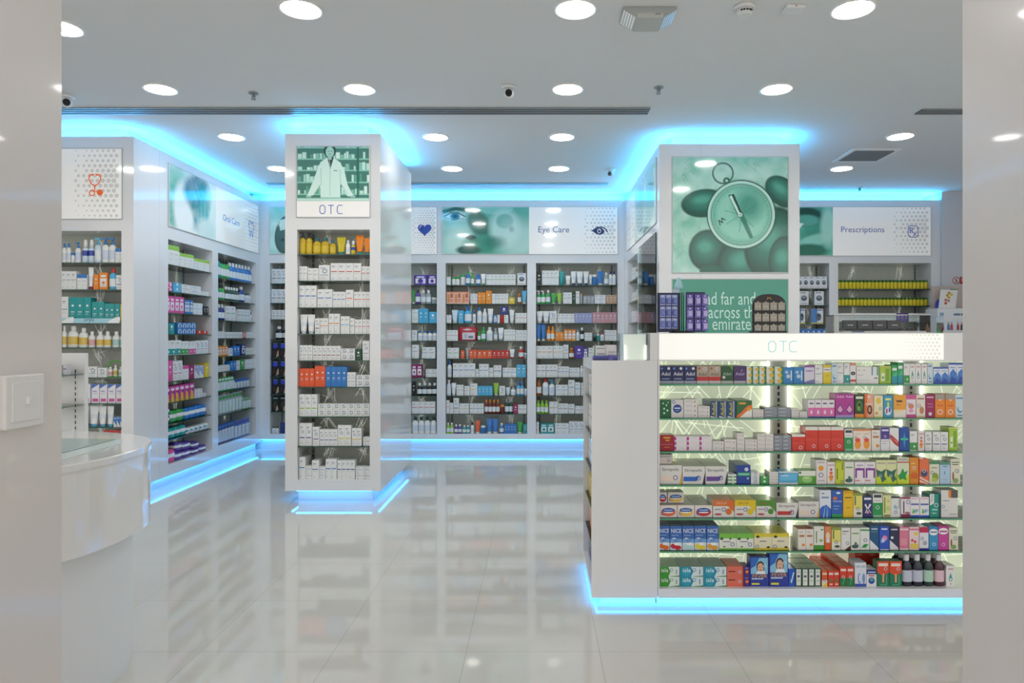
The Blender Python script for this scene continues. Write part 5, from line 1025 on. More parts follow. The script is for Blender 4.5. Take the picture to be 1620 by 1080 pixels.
shelves(bl, [PZ(q, Db) for q in (448, 479, 505, 537, 565.6, 594.5, 623, 651)] + [zb0], fb(bl), mb_, 'beside oral care run', 'haircare', [
 'x-n 428 460 4 23;x-n 460.5 484 3 23', 'x-n 428 484 7 22', 'x-n 428 484 9 15', 'bo-Kw 433 479 4 21', 'hair 428 477 4 24', 'hair 428 477 4 24', 'hair 428 477 4 24', 'hai2 428 477 4 24', 'bo-wG 428 439 2 11;jr-nn 440 449 1 17 s2'], dep=.07)
# prescriptions wall
shelves(pr, [PZ(q, Db) for q in (456, 482.3, 512, 534)] + [0], fb(pr), mb_, 'of the narrow prescriptions bay', 'device', [
 'devi 1262 1310 5 19', 'devi 1266 1281 1 22;devi 1290 1305 1 22', 'devb 1262 1275.5 1 24;devb 1285 1304 1 24', 'f-b 1268 1310 5 14'], dep=.07)
shelves(pr, [PZ(q, Db) for q in (456.6, 483.3, 509, 536)] + [0], fb(pr), mb_, 'under prescriptions lettering', 'vitamin', [
 'jgy 1327 1471 24 14', 'jgy 1327 1471 24 13', 'w-o 1327 1352 3 14;w-g 1352.5 1420 9 14;f-p 1420.5 1439 3 14;w-g 1440 1471 6 14', 'jga 1327 1471 20 17'], dep=.06)
# oral care run
XF = lambda px: 3.53*F/(CX - px) - D0
MF = lambda px: 3.56/(CX - px)
shelves(oc, z1s + [.207], XF, MF, 'of near oral care bay', 'hygiene', [
 'T-l 266.8 289 3 31;T-l 289.5 311 3 22;T-l 311.5 335.5 5 18', 'q-k 267 277.5 1 15 s2;f-c 279.5 291.5 1 15 s2;w-s 293 306.5 1 14;w-c 306.7 322.3 1 14 s2;w-l 322.5 335 2 7',
 'q-k 267 296 4 26;q-b 297 310 3 22;w-c 310.5 325 3 18;f-K 326.5 334.5 2 14', 'bo-rr 267 271.5 1 20;f-t 272.5 281 1 17;q-b 286 315 4 18 s2;f-r 316 333.5 2 6',
 'W-t 267 291.5 3 23;W-g 292 303 2 21;W-k 303.5 314.5 2 20;x-s 315 334 3 21', 'x-k 266.8 270 1 30;f-k 270.5 278.5 1 33;x-k 279 293.5 2 31;T-k 294 304 2 22;f-M 304.5 312.5 1 22;d-v 313 327.5 2 20;f-y 328.5 334.5 1 22',
 'fun 266.8 312 6 25;x-k 313 325 2 14 s3;x-k 326 331 1 6', 'po-p 267 275 1 27 s2;po-g 276 297.5 2 19;po-b 298 332 4 18', 'po-t 267 300 4 17;po-w 301 335.5 5 10',
 'po-k 267 283 2 20;po-p 284 294 1 28 s2;po-p 295 308 1 25 s2;po-p 310 321 1 20 s2;po-p 322 332 1 11'], dep=.09)
shelves(oc, z2s + [.228], XF, MF, 'of far oral care bay', 'dental', [
 'bo-tK 346 355 2 33;bo-gK 355.5 368.5 3 30;bo-bw 369 403.5 7 27', 'bo-tK 346 353 1 24;bo-gK 353.5 361 2 24;bo-Gw 363 384 5 22;bo-nw 386 393 1 25;bo-wG 395 404 1 16',
 'bo-nw 347 361.5 3 25;w-g 362 377 2 23;w-b 380 400 4 19;bo-wn 401 404.5 1 15', 'w-s 346 360 4 11;w-n 360.5 387.5 5 10;q-r 388 393.5 1 9;w-s 394 404.5 3 10',
 'q-o 347 365 4 16;x-s 366 372.5 1 12;f-b 373.5 384 2 15;q-n 386 392 1 17;w-g 393 404.5 3 11', 'w-y 346 368 5 10;f-b 368.5 378 2 15;w-b 378.5 384 1 15;f-g 384.5 391 1 16;w-k 392 404.5 3 15',
 'cd-gw 346.5 375 6 22;cd-bn 375.5 399 5 16', 'cd-sg 346.5 388 8 31;cd-gs 389 401 3 20', 'cd-nb 346.5 375 6 31;cd-bp 376 399.5 4 28'], dep=.07)
# stethoscope cabinet
Dq = Da + .03
shelves(ca, az + [.2], lambda x: PX(x, Da) - xa, lambda x: Dq/F, 'under stethoscope sign', 'baby_care', [
 'bo-wb 93 107 2 31;jr-wb 107.3 113 1 16;pu-wb 113.5 122.5 1 33;sp-uw 124 143.5 2 37;pu-uc 144 155 1 40;pu-wb 156 178 2 40;T-b 179 191.5 2 23',
 'w-s 93 117 3 29;T-b 118 134 2 24;tu-wM 134.5 143 1 36;f-o 143.8 152 1 24;q-o 153 166.5 1 27;bo-cr 167.5 179 1 34;x-n 180 191.8 1 23',
 'w-s 93 104 1 42;f-t 105 140 3 41;f-t 141 161 2 34;f-t 161.5 186 3 31;f-y 186.5 191.8 1 30',
 'bby 93 100 1 35;bby 101 117.5 1 35;bby 118.5 133 1 32;bbm 134.5 145 1 26;bby 146.5 170.5 2 26;bbt 172 184.5 1 26;bbt 185.5 191.5 1 26',
 'jr-wm 117.5 126 1 33;w-s 126.5 135 1 12;x-t 136 150 1 17;x-t 151 165 1 15',
 'seb 110 122.5 1 29;seb 123.5 139 1 31;seb 141 153 1 30;seb 154 165.5 1 30;seb 167 179 1 30;seb 180 191.5 1 30',
 'tu-wc 119.5 134.5 1 34;tu-wc 135.5 150 1 34;tu-wc 151 163 1 33;tu-wc 164 175 1 33;d-b 176 191.5 3 16', 'T-r 160 188 3 34'], dep=.08)
# side run between compass column and back wall
SX = lambda px: Db - 1.108*F/(px - CX)
SM = lambda px: 1.138/(px - CX)
side = ['w-s 994.5 1000 3 20;bo-aw 1000.5 1004 1 22;w-m 1004.5 1008 1 20', 'w-s 994.5 1001 3 14;x-s 1001.5 1008.5 2 17', 'w-s 994.5 1002 3 18;q-k 1002.5 1008.5 2 18', 'w-k 994.5 1000 2 14;bo-sK 1001 1008 2 16']
shelves(sr, [2.10, 1.85, 1.60, 1.36, 1.12, .88, .66, .42, .2], SX, SM, 'of side run beyond glass door', 'remedy', side, dep=.08)
shelves(sr, [2.10, 1.85, 1.60, 1.36, 1.12, .88, .66, .42, .2], SX, SM, 'behind the glass door', 'lotion', [
 'bo-tw 1013.5 1018 1 22;bo-tw 1018.5 1023 1 22;bo-uw 1024 1028 1 24;f-c 1031 1036 1 26', 'bo-Tw 1013.5 1018 1 20;w-g 1020 1036 3 20', 'w-t 1014 1036 4 20', 'tu-wg 1014 1036 4 20'], dep=.08)
# end unit beside the gondola
EX = lambda px: (Dg + .68) - (gx0 + .03)*F/(px - CX)
EM = lambda px: (gx0 + .03)/(px - CX)
shelves(eu, [1.07, .87, .67, .47, .28, .09], lambda q: q, lambda q: 4.0/F, 'of the end unit', 'travel', [
 'w-t .06 .34 5 35;w-g .35 .62 4 40', 'w-M .06 .62 8 40', 'w-n .06 .62 7 38', 'f-y .06 .3 3 32;w-l .34 .62 3 25', 'f-o .1 .36 3 30;bo-Ow .42 .6 3 36', 'f-n .06 .3 3 34;f-b .36 .62 3 34'], dep=.1)
# gondola
Dq2 = Dg + .035
fg = lambda x: PX(x, Dg) - gxm
mg = lambda x: Dq2/F
shelves(lr, gz + [zb_], fg, mg, 'of the gondola', 'medicine', [
 'nav1 1045.5 1104 3 28 r2;red1 1104.5 1143 2 28 r2;grn1 1143.5 1163 1 28 r2;pur1 1163.5 1183.5 1 28 r2;gst 1184 1194 1 27 s3;gst 1194.5 1215 2 27 s3;gst 1215.5 1242 2 27 s3;blc 1242.5 1275 2 26;lav 1276 1292.5 1 29;w-s 1293 1305.5 1 30;yel2 1306 1319 1 30;cy2 1319.3 1329 1 33;w-s 1329.3 1339 1 33;W-t 1339.5 1349 1 33;eye2 1349.5 1359 1 33;wide 1359.5 1395 1 27;lime2 1396 1415 1 28;grt 1415.5 1425 1 30;grt 1425.5 1434 1 34;W-g 1434.5 1444 1 32;drop 1444.5 1472 3 32;cy2 1472.5 1481.5 1 33;arc 1482 1506 2 26;arc 1506.5 1545 3 33',
 'patt 1045.5 1063 1 28;circ 1063.5 1083.5 1 28;wstk 1084 1106 1 29 s4;wstk 1106.5 1125.5 1 18 s3;advil 1126 1167 3 26 d18;orag 1167.5 1193 1 27 d18;wstk 1193.5 1211.5 1 13 s3;gstk 1212 1255 2 17 s3;wstk 1255.5 1268 1 14 s3;wstk 1268.3 1281 1 10 s2;pkw 1282 1325 4 28;mag 1325.5 1356 2 38;jng 1356.5 1371.5 1 36;face 1372 1387 1 37;yw 1387.5 1402 1 35;cyk 1402.5 1418 1 35;amb 1418.5 1438.5 1 36;pkw2 1439 1454.5 1 36;tanw 1455 1469.5 1 36;mar 1470 1484.5 1 36;org 1485 1517 2 37;cy2 1517.5 1532 1 36',
 'rgd 1045.5 1068 1 25;wmg 1068.5 1129 3 23 s3;wstk 1129.5 1148 1 15 s2;wstk 1148.5 1168 1 18 s2;wstk 1168.5 1181 1 28 s4;wstk 1181.5 1201 1 18 s3;wstk 1201.5 1227 2 27 s4;gstk 1227.5 1255.5 2 24 s4;redt 1256 1277.5 1 26;redt 1278 1339 3 38;gnw 1340 1353.5 1 34;kids 1354 1383 2 34;g1 1383.5 1397.5 1 33;puw 1398 1412 1 37;rtri 1412.5 1427.5 1 36;blua 1428 1443.5 1 37;W-g 1444.5 1457 1 31;spf 1457.5 1467.5 1 31;x-G 1469 1480 1 30;x-p 1481 1505.5 2 30;lime2 1506.5 1521 1 37',
 'so 1045.8 1081 1 30 d12;sb 1081.5 1118 1 28 d12 r2;sp 1118.5 1153.5 1 28 d12 r2;W-g 1154 1168 1 16 s3;pnd 1168.5 1190.5 1 30 d16;x-c 1191 1205 1 18 s3;f-g 1205.5 1219.5 1 13 s2;wstk 1220 1234.5 1 20 s4;shel 1235 1266 1 20;grn3 1266.5 1294.5 1 21;sun 1295 1312 1 38;spf 1312.5 1325.5 1 35;lmt 1326 1340 1 37;hrb 1340.5 1356 1 35;arch 1356.5 1390 2 35;leaf 1390.5 1424 2 38;pros 1424.5 1444 1 42;ora2 1444.5 1459 1 42;ora3 1459.5 1475 1 40;olv 1475.5 1491.5 1 36;pale 1492 1509 1 34;twig 1509.5 1525 1 40',
 'l1 1045.5 1073 1 19 r3;l2 1073.5 1101 1 19 r3;l3 1101.5 1129.5 1 19 r3;z1 1130 1164.5 1 27 d14;z2 1165 1199 1 27 d14;z3 1199.5 1231 1 27 d14;sr 1231.5 1266.5 1 23 d12;so 1267 1300 1 25 d12;wsky 1300.5 1319 1 43;cent 1319.5 1337.5 1 43;ylt 1338 1354 1 42;ywl 1354.5 1369.5 1 38;nvk 1370 1385 1 33;gnw 1385.5 1401 1 37;pyl 1401.5 1414.5 1 35;wdr 1415 1429.5 1 33;wmr 1430 1445 1 32;grp 1445.5 1475.5 2 32;xpl 1476 1493.5 1 37;wog 1494 1521 1 43',
 'n1 1044.3 1061.5 1 38 d4 r5;n2 1062 1081 1 38 d4 r5;n3 1081.5 1100.5 1 38 d4 r5;n4 1101 1120 1 38 d4 r5;n5 1120.5 1139.5 1 38 d4 r5;h1 1140 1195.5 2 26 d16;h2 1196 1253 2 26 d16;g1 1266 1291 2 33;g2 1291.5 1308 1 37;g3 1308.5 1319 1 37;ywl 1319.5 1334.5 1 35;g5 1335 1350 1 35;hrb 1350.5 1365 1 35;g7 1365.5 1380.5 1 35;g8 1381 1395.5 1 38;g9 1396 1412 1 37;g10 1412.5 1427.5 1 37;g11 1428 1443 1 36;g12 1443.5 1459 1 36;g13 1459.5 1474.5 1 36;g14 1475 1489.5 1 37;g15 1490 1506.5 1 38;twig 1507 1522 1 35',
 'isg 1044.3 1077 1 31 s2 d16;ist 1077.5 1152 2 31 s2 d16;cor 1152.5 1179 1 32 d14;pof 1179.5 1189 1 31 s2;fev 1189.5 1219.5 1 47 d6;fev 1220 1250.5 1 54 d6;blg 1251 1261.5 1 28;gfr 1262 1303 4 29 r3 d8;wdg 1304 1313.5 1 25 r2 d8;rst 1314 1332 2 25 r3 d8;rgn 1333 1355.5 2 31 r3 d8;wbl 1356.5 1375 1 38;nvw 1375.5 1392 1 27;rtall 1378 1419 2 53 v15;plr 1392.5 1432 2 40 d5;mou 1433.5 1468 2 50 r3;mou2 1468.5 1485 1 50 r3;mou3 1485.5 1502 1 50 r3;drop 1503 1517 1 33'], v=.03, dep=.08)
Row(lr, gz[3] + 30*Dq2/F + .001, fg, mg, 'upper tier, fourth shelf of the gondola', 'medicine', .03, .08).add('so 1045.8 1068 1 15 d8 v3')
Row(lr, gz[4] + 19*Dq2/F + .001, fg, mg, 'upper tier, fifth shelf of the gondola', 'medicine', .03, .08).add('l3 1045.8 1060 1 17 v5;l2 1061 1087 1 17 v5')

# ---------------------------------------------------------------- goods: make each one an object, with its own label
NUM = ['zero', 'one', 'two', 'three', 'four', 'five', 'six', 'seven', 'eight', 'nine', 'ten', 'eleven', 'twelve', 'thirteen', 'fourteen', 'fifteen', 'sixteen', 'seventeen', 'eighteen', 'nineteen', 'twenty', 'twenty-one', 'twenty-two', 'twenty-three', 'twenty-four', 'twenty-five', 'twenty-six']
by = {}
for g in GOODS:
    row, st, kind, desc, cat, key, mk, wp, p0, r, k, stk, rows, n = g
    lv = '' if stk == 1 else (('lower', 'upper')[k] if stk == 2 else ('lowest', 'middle', 'topmost')[k] if stk == 3 else ('lowest', 'second lowest', 'second highest', 'topmost')[k])
    dp = '' if r == 0 else ' in ' + ('', 'second', 'third', 'fourth', 'fifth')[r] + ' row'
    by.setdefault((row.ph, desc, lv, dp), []).append(g)
ix = 0
for (ph, desc, lv, dp), L_ in by.items():
    L_.sort(key=lambda g: g[8] + (0 if 1 else 0)); L_.sort(key=lambda g: (g[8] if g[0].cab.rz == 0 else g[7][1]*(1 if g[0].cab.rz > 0 else -1), g[7][0])); n = len(L_)
    for i, g in enumerate(L_):
        row, st, kind, _, cat, key, mk, wp = g[:8]
        if key not in MESH:
            w, h, d = key[1:]; parts = mk(w, h, d); nm = 'box' if kind == 'box' else kind
            MESH[key] = [(pn, b.mesh(f'{row.pre}_{nm}' if not pn else pn)) for pn, b in parts]
        nm = f'{row.pre}_{kind}'; root = None
        for pn, me in MESH[key]:
            o = bpy.data.objects.new(pn or nm, me); COL.objects.link(o)
            if root is None: root = o; o.location = wp; o.rotation_euler = (0, 0, row.cab.rz + (0 if kind == 'box' else 0))
            else: o.parent = root
        body = (lv + ' ' if lv else '') + desc
        lab = (f'{LW[i]} of {NUM[n]}: ' if n > 1 else '') + body + dp + ', ' + ph
        ws = lab.split()
        if len(ws) > 16: lab = lab.replace(' carton with ', ' carton, ').replace(' in second row', ' second row').replace('of the ', '')
        if len(lab.split()) > 16: lab = lab.replace('prescriptions ', '').replace(' and ', ' ').replace('white lozenge', 'lozenge')
        tag(root, lab, cat, f'{desc} on {ph}')

# ---------------------------------------------------------------- loose displays on top of the gondola and elsewhere
Dt = Dg + .17; TZ = GT + .0005
T = lambda px: PX(px, Dt)
# revolving rack of blister packs
rk2 = thing('accessory_rack', 'navy rack hung with violet packs on the gondola top', 'display stand', (T(1080), Dt, TZ))
b = MB(); b.cyl(0, .03, 0, .012, .07, '1c2448', 'black'); b.build('base', rk2)
zt3 = PZ(463, Dt) - TZ
b = MB(); b.box(T(1040) - T(1080), T(1076) - T(1080), .0, .006, .006, zt3, '1c2450'); b.build('front_panel', rk2)
b = MB(); b.box(T(1083) - T(1080), T(1113) - T(1080), -.035, -.029, .006, zt3 + .002, '232a58'); b.build('side_panel', rk2)
for q in (1077, 1080):
    b = MB(); b.tube([(T(q) - T(1080), -.02, .006), (T(q) - T(1080), -.02, zt3)], .003, '22264a', 'black'); b.build('upright', rk2)
b = MB(); b.box(-.055, -.02, -.01, -.0085, zt3, zt3 + .02, 'b8c4d8'); b.build('header_card', rk2)
NW = ['topmost', 'middle', 'lowest']
pm = None
for side_, xs, y0, c1, c2 in (('front', (1048, 1057.5, 1067), -.03, 'aab4e0', '7482c4'), ('side', (1088.5, 1101, 1112), -.068, '6a5ab0', 'b8b0e4')):
    for r in range(3):
        for k, px in enumerate(xs):
            w, h = .034 if side_ == 'side' else .029, .062 if side_ == 'side' else .058
            b = MB(); b.box(-w/2, w/2, .010, .012, 0, h, c1)
            b.ring([[(-w*.4, .01, .006), (-w*.4, .01, h*.72), (w*.4, .01, h*.72), (w*.4, .01, .006)], [(-w*.3, -.008, .012), (-w*.3, -.008, h*.62), (w*.3, -.008, h*.62), (w*.3, -.008, .012)]], c2, 'plastic', smooth=False)
            b.box(-.004, .004, .004, .0125, h*.8, h*.9, 'e8ecf8')
            z = TZ + zt3 - .012 - h - r*(h + .006)
            if z < TZ: z = TZ + .001
            tag(b.build('blister_pack', None, (T(px), Dt + y0 + .012, z)), f'{NW[r]} violet pack, {("inner", "centre", "outer")[k] if side_ == "front" else ("first", "second", "third")[k]} column, {side_} of the navy rack' if side_ == 'front' else f'{NW[r]} purple pack, {("first", "second", "third")[k]} column, side of the navy rack', 'blister pack', f'{side_} packs on the navy rack')
b = MB(); n = 12
b.ring([[(r_*cos(2*pi*j/n), r_*sin(2*pi*j/n), z) for j in range(n)] for r_, z in ((.028, 0), (.020, .03), (.011, .05), (.012, .062))], 'a8d4dc', 'plastic')
tag(b.build('nozzle_bottle', None, (T(1074), Dt + .005, TZ + zt3 + .0205)), 'small pale blue translucent nozzle on top of the navy rack', 'bottle')
# jewellery stand
w0, w1 = T(1190), T(1243); js = thing('earring_stand', 'black arched stand with beige earring cards on the gondola', 'display stand', ((w0+w1)/2, Dt, TZ))
hw = (w1-w0)/2; ht = PZ(465, Dt) - TZ; b = MB()
out = [(-hw, 0)] + [(-hw, ht*.72)] + [(-hw*cos(pi*k/14)**.8 if k < 7 else 0, ht*.72 + ht*.28*sin(pi*k/14)) for k in range(1, 7)] + [(0, ht)] + [(hw*cos(pi*(7-k)/14 - 0)**.8 if 0 else hw*cos(pi*(6-k+1)/14)**.8, ht*.72 + ht*.28*sin(pi*(6-k+1)/14)) for k in range(1, 7)] + [(hw, ht*.72), (hw, 0)]
b.ring([[(x, .004, z) for x, z in out], [(x, -.004, z) for x, z in out]], '1a1a18', 'black', smooth=False); b.build('back_board', js)
b = MB(); b.box(-hw, hw, -.02, .06, 0, .012, m='black'); b.build('base', js)
b = MB(); stroke(b, [(-.012, ht*.86), (-.006, ht*.93), (0, ht*.87), (.004, ht*.92), (.012, ht*.86)], .004, -.0046, 'b08a3a'); stroke(b, [(-.03, ht*.62), (-.01, ht*.66), (.01, ht*.62), (.03, ht*.65)], .002, -.0046, '8a6a2a'); stroke(b, [(-.03, ht*.60), (.034, ht*.60)], .0015, -.0046, '8a6a2a'); b.build('gold_emblem', js)
for r in range(3):
    b = MB(); b.box(-hw + .004, hw - .004, -.016, -.008, .044 + (2-r)*.062 - .05 + .001, .05 + (2-r)*.062 - .05 + .001, m='black'); b.build('ledge', js)
    for k in range(4):
        w = (2*hw - .012)/4 - .005; h = .048 if r < 2 else .048; b = MB()
        b.box(-w/2, w/2, -.001, .001, 0, h*.88, 'a39e90'); b.box(-w*.15, w*.15, -.001, .001, h*.88, h, 'a39e90')
        for s_ in (-1, 1): disc(b, s_*w*.18, h*.42, -.0016, .0022, .0022, 'f0f0ea', n=8)
        z = TZ + .0515 + (1 - r)*.062 if r < 2 else TZ + .0128
        zz = TZ + .0015 + (2-r)*.062 - .05 + .05 + .0005
        tag(b.build('earring_card', None, ((w0+w1)/2 - hw + .006 + (k + .5)*(2*hw - .012)/4, Dt - .012, zz)), f'{("first", "second", "third", "fourth")[k]} beige card in the {("top", "middle", "bottom")[r]} row of earring stand', 'card', 'beige earring cards')
# clear case with four black wallets
c0, c1 = T(1312), T(1462); cz = PZ(499, Dt) - TZ
cs = thing('acrylic_case', 'clear acrylic case holding black wallets on the gondola top', 'display case', ((c0+c1)/2 , Dt, TZ)); hw = (c1-c0)/2
for nm, q in (('front_pane', (-hw, hw, -.06, -.057, 0, cz)), ('back_pane', (-hw, hw, .06, .063, 0, cz)), ('side_pane', (-hw, -hw+.003, -.057, .06, 0, cz)), ('side_pane', (hw-.003, hw, -.057, .06, 0, cz)), ('top_pane', (-hw, hw, -.06, .063, cz, cz + .003))):
    b = MB(); b.box(*q, m='clear'); b.build(nm, cs)
for z in (.0005, cz + .0005):
    b = MB(); b.box(-hw, hw, -.0615, -.0602, z, z + .003, 'dfe8e8', 'white'); b.build('edge_strip', cs)
b = MB(); b.box(-hw, -hw + .03, -.054, .05, .004, cz - .004, 'c8d4d8', 'white'); b.build('end_block', cs)
b = MB(); b.box(-hw + .05, hw - .01, -.05, .05, .003, .012, 'cfd6d8', 'white'); b.face([(-hw+.1, -.0505, .004), (-hw+.17, -.0505, .004), (-hw+.17, -.0505, .011), (-hw+.1, -.0505, .011)], '5a7fae'); b.build('tray', cs)
for i, (a0, a1) in enumerate(((1332, 1353), (1354, 1377), (1378, 1400), (1401, 1424))):
    b = MB(); w = T(a1) - T(a0) - .003; h = .058
    b.ring([[(-w*.46, 0, 0), (w*.46, 0, 0), (w*.46, .025, 0), (-w*.46, .025, 0)], [(-w/2, -.002, h*.2), (w/2, -.002, h*.2), (w/2, .027, h*.2), (-w/2, .027, h*.2)], [(-w/2, .004, h), (w/2, .004, h), (w/2, .024, h), (-w/2, .024, h)]], '1d1d20', 'plastic', smooth=False)
    b.face([(-w*.22, -.001, h*.5), (w*.22, -.001, h*.5), (w*.22, -.0005, h*.58), (-w*.22, -.0005, h*.58)], 'c8c8cc')
    tag(b.build('wallet', None, ((T(a0)+T(a1))/2, Dt - .02, TZ + .0128)), f'{("first", "second", "third", "fourth")[i]} black leather wallet inside the clear acrylic case', 'wallet', 'black wallets in the acrylic case')
b = MB(); b.box(-.045, .045, -.03, .03, 0, .09, m='clear'); tag(b.build('clear_block', None, (T(1474), Dt, TZ)), 'clear acrylic block beside the wallet case', 'display block')
b = MB(); lathe(b, [(.8, 0), (1, .1), (1, .5), (.5, .8), (.4, 1)], .02, .02, .05, 2, '7a4a30'); tag(b.build('tester_bottle', None, (T(1459.5), Dt - .055, TZ)), 'tiny brown bottle at the corner of the clear block', 'bottle')
# lit clear box and packs on the end unit
E0 = ET + .001
x0, x1 = PX(978, Dg + .1), PX(1022, Dg + .1); hb = GT - ET - .004
lb = thing('lit_acrylic_box', 'softly lit clear acrylic box on the end unit beside the upstand', 'display box', ((x0+x1)/2, Dg + .1, E0)); hw = (x1-x0)/2
for nm, q in (('front_pane', (-hw, hw, -.05, -.047, 0, hb)), ('back_pane', (-hw, hw, .05, .053, 0, hb)), ('side_pane', (-hw, -hw+.003, -.047, .05, 0, hb)), ('side_pane', (hw-.003, hw, -.047, .05, 0, hb)), ('top_pane', (-hw, hw, -.05, .053, hb, hb+.003))):
    b = MB(); b.box(*q, m='clear'); b.build(nm, lb)
b = MB(); b.box(-hw + .03, hw - .005, -.02, .03, .001, hb*.98, 'dfe4d8', 'ledpanel'); b.build('inner_block', lb)
for q in (-hw + .03, hw - .008):
    b = MB(); b.box(q, q + .004, -.026, -.021, .002, hb*.55, 'fffbe8', 'shelfled'); b.build('light_strip', lb)
def pack(name, label, px0, px1, h, v, d, base, spec, z=0):
    D = Dg + v; w = PX(px1, D) - PX(px0, D); b = MB(); b.box(-w/2, w/2, 0, d, 0, h, base); art(b, spec, w, h)
    tag(b.build(name, None, ((PX(px0, D) + PX(px1, D))/2, D, E0 + z)), label, 'box')
pack('leaflet_box', 'flat violet box with navy front at the foot of the end unit top', 939, 962, .024, .02, .05, '4a4f9a', 'r 0 0 1 .45 232a6a')
pack('leaflet_box', 'flat violet box beside the lit acrylic box', 962.5, 977.5, .026, .02, .05, '5a56a4', 'r .5 0 1 .4 2a2f78')
pack('medicine_box', 'white carton with green edge behind the flat violet boxes', 940, 958, .075, .09, .08, 'e6e4e2', 'r 0 0 .1 1 4aa070;r .3 .4 .9 .46 777;r .2 .8 .95 .84 3a4a60')
pack('medicine_box', 'plain white carton between green edged carton and lit box', 958.6, 975, .080, .09, .08, 'ebe9e6', 'r .2 .5 .9 .54 888;r .2 .35 .8 .38 aaa')

# tray with bear cut-outs, stethoscope cabinet
Dk = Da + .012; z = az[2]
tr = thing('shelf_tray', 'pale blue counter tray with white polar bear shapes holding turquoise cartons', 'tray', (PX(141, Dk), Dk, z + .0005)); hw = (PX(190, Dk) - PX(93, Dk))/2
b = MB(); b.box(-hw, hw, 0, .004, 0, .042, 'a8d8e4'); put_text(b, 'cryo', .0, .021, -.0006, w=.085, col='3a5a70'); b.build('front_lip', tr)
b = MB(); b.box(-hw, hw, .004, .016, 0, .003, 'a8d8e4'); b.build('tray_floor', tr)
for sx_ in (-1, 1):
    b = MB(); P = [(-.075, .0), (.03, .0), (.04, .03), (.036, .055), (.028, .05), (.022, .06), (.014, .05), (0, .052), (-.03, .035), (-.06, .02)]
    X0 = -.17 if sx_ < 0 else .235; b.ring([[(X0 + x, -.0012, zz) for x, zz in P], [(X0 + x, -.004, zz) for x, zz in P]], 'eef4f4', 'print', smooth=False); b.build('bear_cutout', tr)
# baby gift set with green arch
gs = thing('gift_set', 'baby bottle gift set under a bright green arch', 'gift set', (PX(179, Dq), Dq + .01, az[4] + .0005))
pts = [(-.07, .02, 0), (-.072, .02, .05)] + [(-.072*cos(pi*k/12), .02, .06 + .085*sin(pi*k/12)) for k in range(13)] + [(.072, .02, .05), (.07, .02, 0)]
b = MB(); b.tube(pts, .006, '4fae3a', 'plastic'); b.build('arch_handle', gs)
b = MB(); b.box(-.075, .072, .0, .06, 0, .004, '4fae3a'); b.build('tray_floor', gs)
for i, (xx, lab) in enumerate(((-.045, 'd8a8ac'), (0, 'd8b85a'), (.045, 'a8ccc8'))):
    p = mk_bottle(.036, .085 if i != 1 else .1, .03, 'e6e8e4', 'eceeea', lab)
    o = bpy.data.objects.new('small_bottle', p[0][1].mesh('small_bottle')); COL.objects.link(o); o.location = (PX(179, Dq) + xx, Dq + .022, az[4] + .006)
    c = bpy.data.objects.new('cap', p[1][1].mesh('cap')); COL.objects.link(c); c.parent = o
    tag(o, f'small white bottle with {("rosy", "mustard", "pale teal")[i]} label inside the green gift set', 'bottle', 'bottles in the gift set')
# small packs on the rack behind the counter
for i, (xx, zz, w, h, c) in enumerate(((-.115, PZ(592, 4.0), .03, .05, '9ac8b0'), (-.078, PZ(592, 4.0), .03, .045, 'b8b4c8'), (-.04, PZ(592, 4.0), .03, .06, 'c0b8c8'), (-.004, PZ(592, 4.0), .03, .055, 'b0b0bc'), (.026, PZ(592, 4.0), .022, .06, 'c8c4cc'), (-.10, PZ(641, 4.0), .04, .02, 'b8d8c4'), (-.04, PZ(641, 4.0), .05, .018, 'c8d4d0'))):
    b = MB(); b.box(-w/2, w/2, 0, .03, 0, h, c); b.face([(-w*.4, -.0004, h*.5), (w*.4, -.0004, h*.5), (w*.4, -.0004, h*.6), (-w*.4, -.0004, h*.6)], '555a70')
    tag(b.build('sample_box', None, (PX(103, 4.0) + xx, 3.96, zz + .0005)), f'{("first", "second", "third", "fourth", "fifth", "first", "second")[i]} small pale carton on the {"upper" if i < 5 else "lower"} shelf of slim rack', 'box', f'cartons on the {"upper" if i < 5 else "lower"} rack shelf')

# corner by the right hand wall: wall pictograms and leaflet stand
Dw = 8.655
X = lambda px: PX(px, Dw); Z = lambda py: PZ(py, Dw)
b = MB(); b.cyl(0, 0, 0, .002, .001, 'fff', 'print')
b = MB(); xx, zz = X(1512.5), Z(443.5); b.ring([[(r_*cos(2*pi*j/24), y, r_*sin(2*pi*j/24)) for j in range(24)] for r_, y in ((.046, 0), (.046, -.003))], 'efe8e8', 'print', smooth=False); hoop(b, 0, 0, -.0035, .046, .046, .009, 'b8303a'); disc(b, .0, .022, -.0037, .006, .006, '2a2a2e'); stroke(b, [(0,.014),(-.004,-.006),(-.014,-.026)], .007, -.0037, '2a2a2e'); stroke(b, [(-.003,-.004),(.012,-.024)], .006, -.0037, '2a2a2e'); stroke(b, [(-.014,.004),(.014,.008)], .005, -.0037, '2a2a2e'); stroke(b, [(-.03,.03),(.03,-.03)], .006, -.004, 'b8303a')
tag(b.build('prohibition_sign', None, (xx, Dw, zz)), 'round red no entry pictogram on the wall beside the prescriptions unit', 'sign')
b = MB(); b.box(-.005, .09, -.003, 0, -.045, .045, 'b8303a'); b.face([(.008,-.0034,.014),(.05,-.0034,.014),(.05,-.0034,.024),(.008,-.0034,.024)], 'e8c8cc'); b.face([(.008,-.0034,-.008),(.06,-.0034,-.008),(.06,-.0034,.002),(.008,-.0034,.002)], 'e8c8cc')
tag(b.build('notice_sign', None, (X(1519.5), Dw, zz)), 'small square red notice beside the round pictogram', 'sign')
Ds = 8.3; X = lambda px: PX(px, Ds); Z = lambda py: PZ(py, Ds)
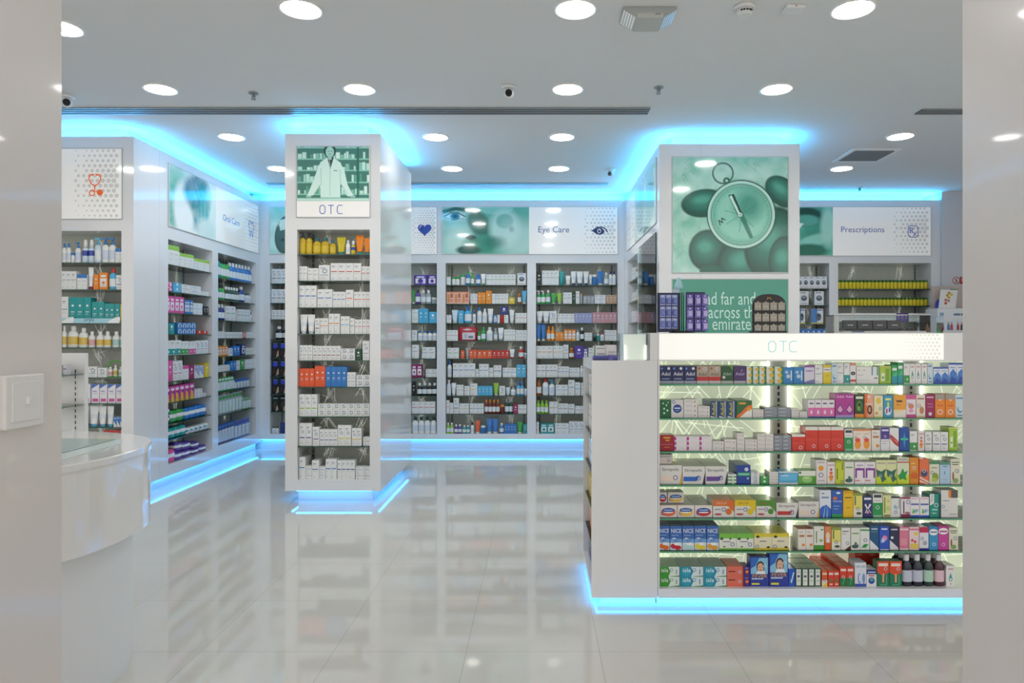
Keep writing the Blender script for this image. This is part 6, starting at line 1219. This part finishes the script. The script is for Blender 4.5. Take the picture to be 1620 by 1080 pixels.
ls = thing('display_stand', 'white display stand with picture panels before the corner wall', 'display stand', (X(1512), Ds, 0)); o_ = X(1512)
b = MB(); b.box(X(1483) - o_, X(1545) - o_, 0, .25, 0, Z(487.5), 'e8ecee', 'white'); b.build('cabinet', ls)
b = MB(); b.box(X(1484) - o_, X(1545) - o_, -.006, -.001, Z(504.5), Z(488), 'e9ecef'); x_, z_ = X(1490) - o_, Z(497)
b.face([(x_-.03,-.0066,z_-.02),(x_+.02,-.0066,z_-.02),(x_+.02,-.0066,z_+.02),(x_-.03,-.0066,z_+.02)], '8ab0d0'); b.face([(x_+.14,-.0066,z_-.015),(x_+.22,-.0066,z_-.015),(x_+.22,-.0066,z_+.01),(x_+.14,-.0066,z_+.01)], '6a7a98'); disc(b, x_+.24, z_-.003, -.007, .013, .013, '4a5a80'); b.build('upper_panel', ls)
b = MB(); b.box(X(1484) - o_, X(1545) - o_, -.006, -.001, Z(524), Z(506), 'dfe8f0')
for px, c in ((1487, '9a3a4a'), (1491, 'b85a6a'), (1500, '4a80c8'), (1505, 'c04a4a'), (1515, 'a84a5a'), (1521, '3a3a44')):
    x_ = X(px) - o_; disc(b, x_, Z(511), -.0066, .012, .014, 'c89a80'); b.face([(x_-.018,-.0068,Z(522)),(x_+.018,-.0068,Z(522)),(x_+.014,-.0068,Z(513)),(x_-.014,-.0068,Z(513))], c)
b.build('people_panel', ls)
b = MB(); b.box(X(1486) - o_, X(1541) - o_, .16, .17, Z(487.3), Z(451), 'c9b9ae'); b.build('beige_back', ls)
tb = thing('tablet_shaped_sign', 'tilted white board with yellow and orange hexagons on the display stand', 'sign', (X(1502), Ds + .05, Z(487) ))
b = MB(); pts = [(-.105, .0), (.10, .0), (.13, .23), (-.08, .225)]
b.ring([[(x, .0, z) for x, z in pts], [(x, -.008, z) for x, z in pts]], 'ecebe8', 'print', smooth=False)
for x, z, c in ((.02,.185,'c88a2a'),(.05,.165,'d8c02a'),(.0,.155,'c89a2a'),(.02,.13,'d8b42a'),(-.02,.10,'c8706a'),(.015,.09,'c88a8a'),(-.02,.06,'c05a3a')): b.face([(x + .02*cos(pi*k/3), -.0086, z + .018*sin(pi*k/3)) for k in range(6)], c)
b.build('board', tb)
b = MB(); b.box(.03, .13, -.0095, -.0085, .222, .232, '3a8a5a'); b.build('green_tab', tb)
b = MB(); P = [(-.14, 0), (-.06, 0), (-.085, .11), (-.12, .1), (-.135, .06)]; b.ring([[(x, .012, z) for x, z in P], [(x, .004, z) for x, z in P]], '2a3fa8', 'print', smooth=False); b.build('blue_foot', tb)
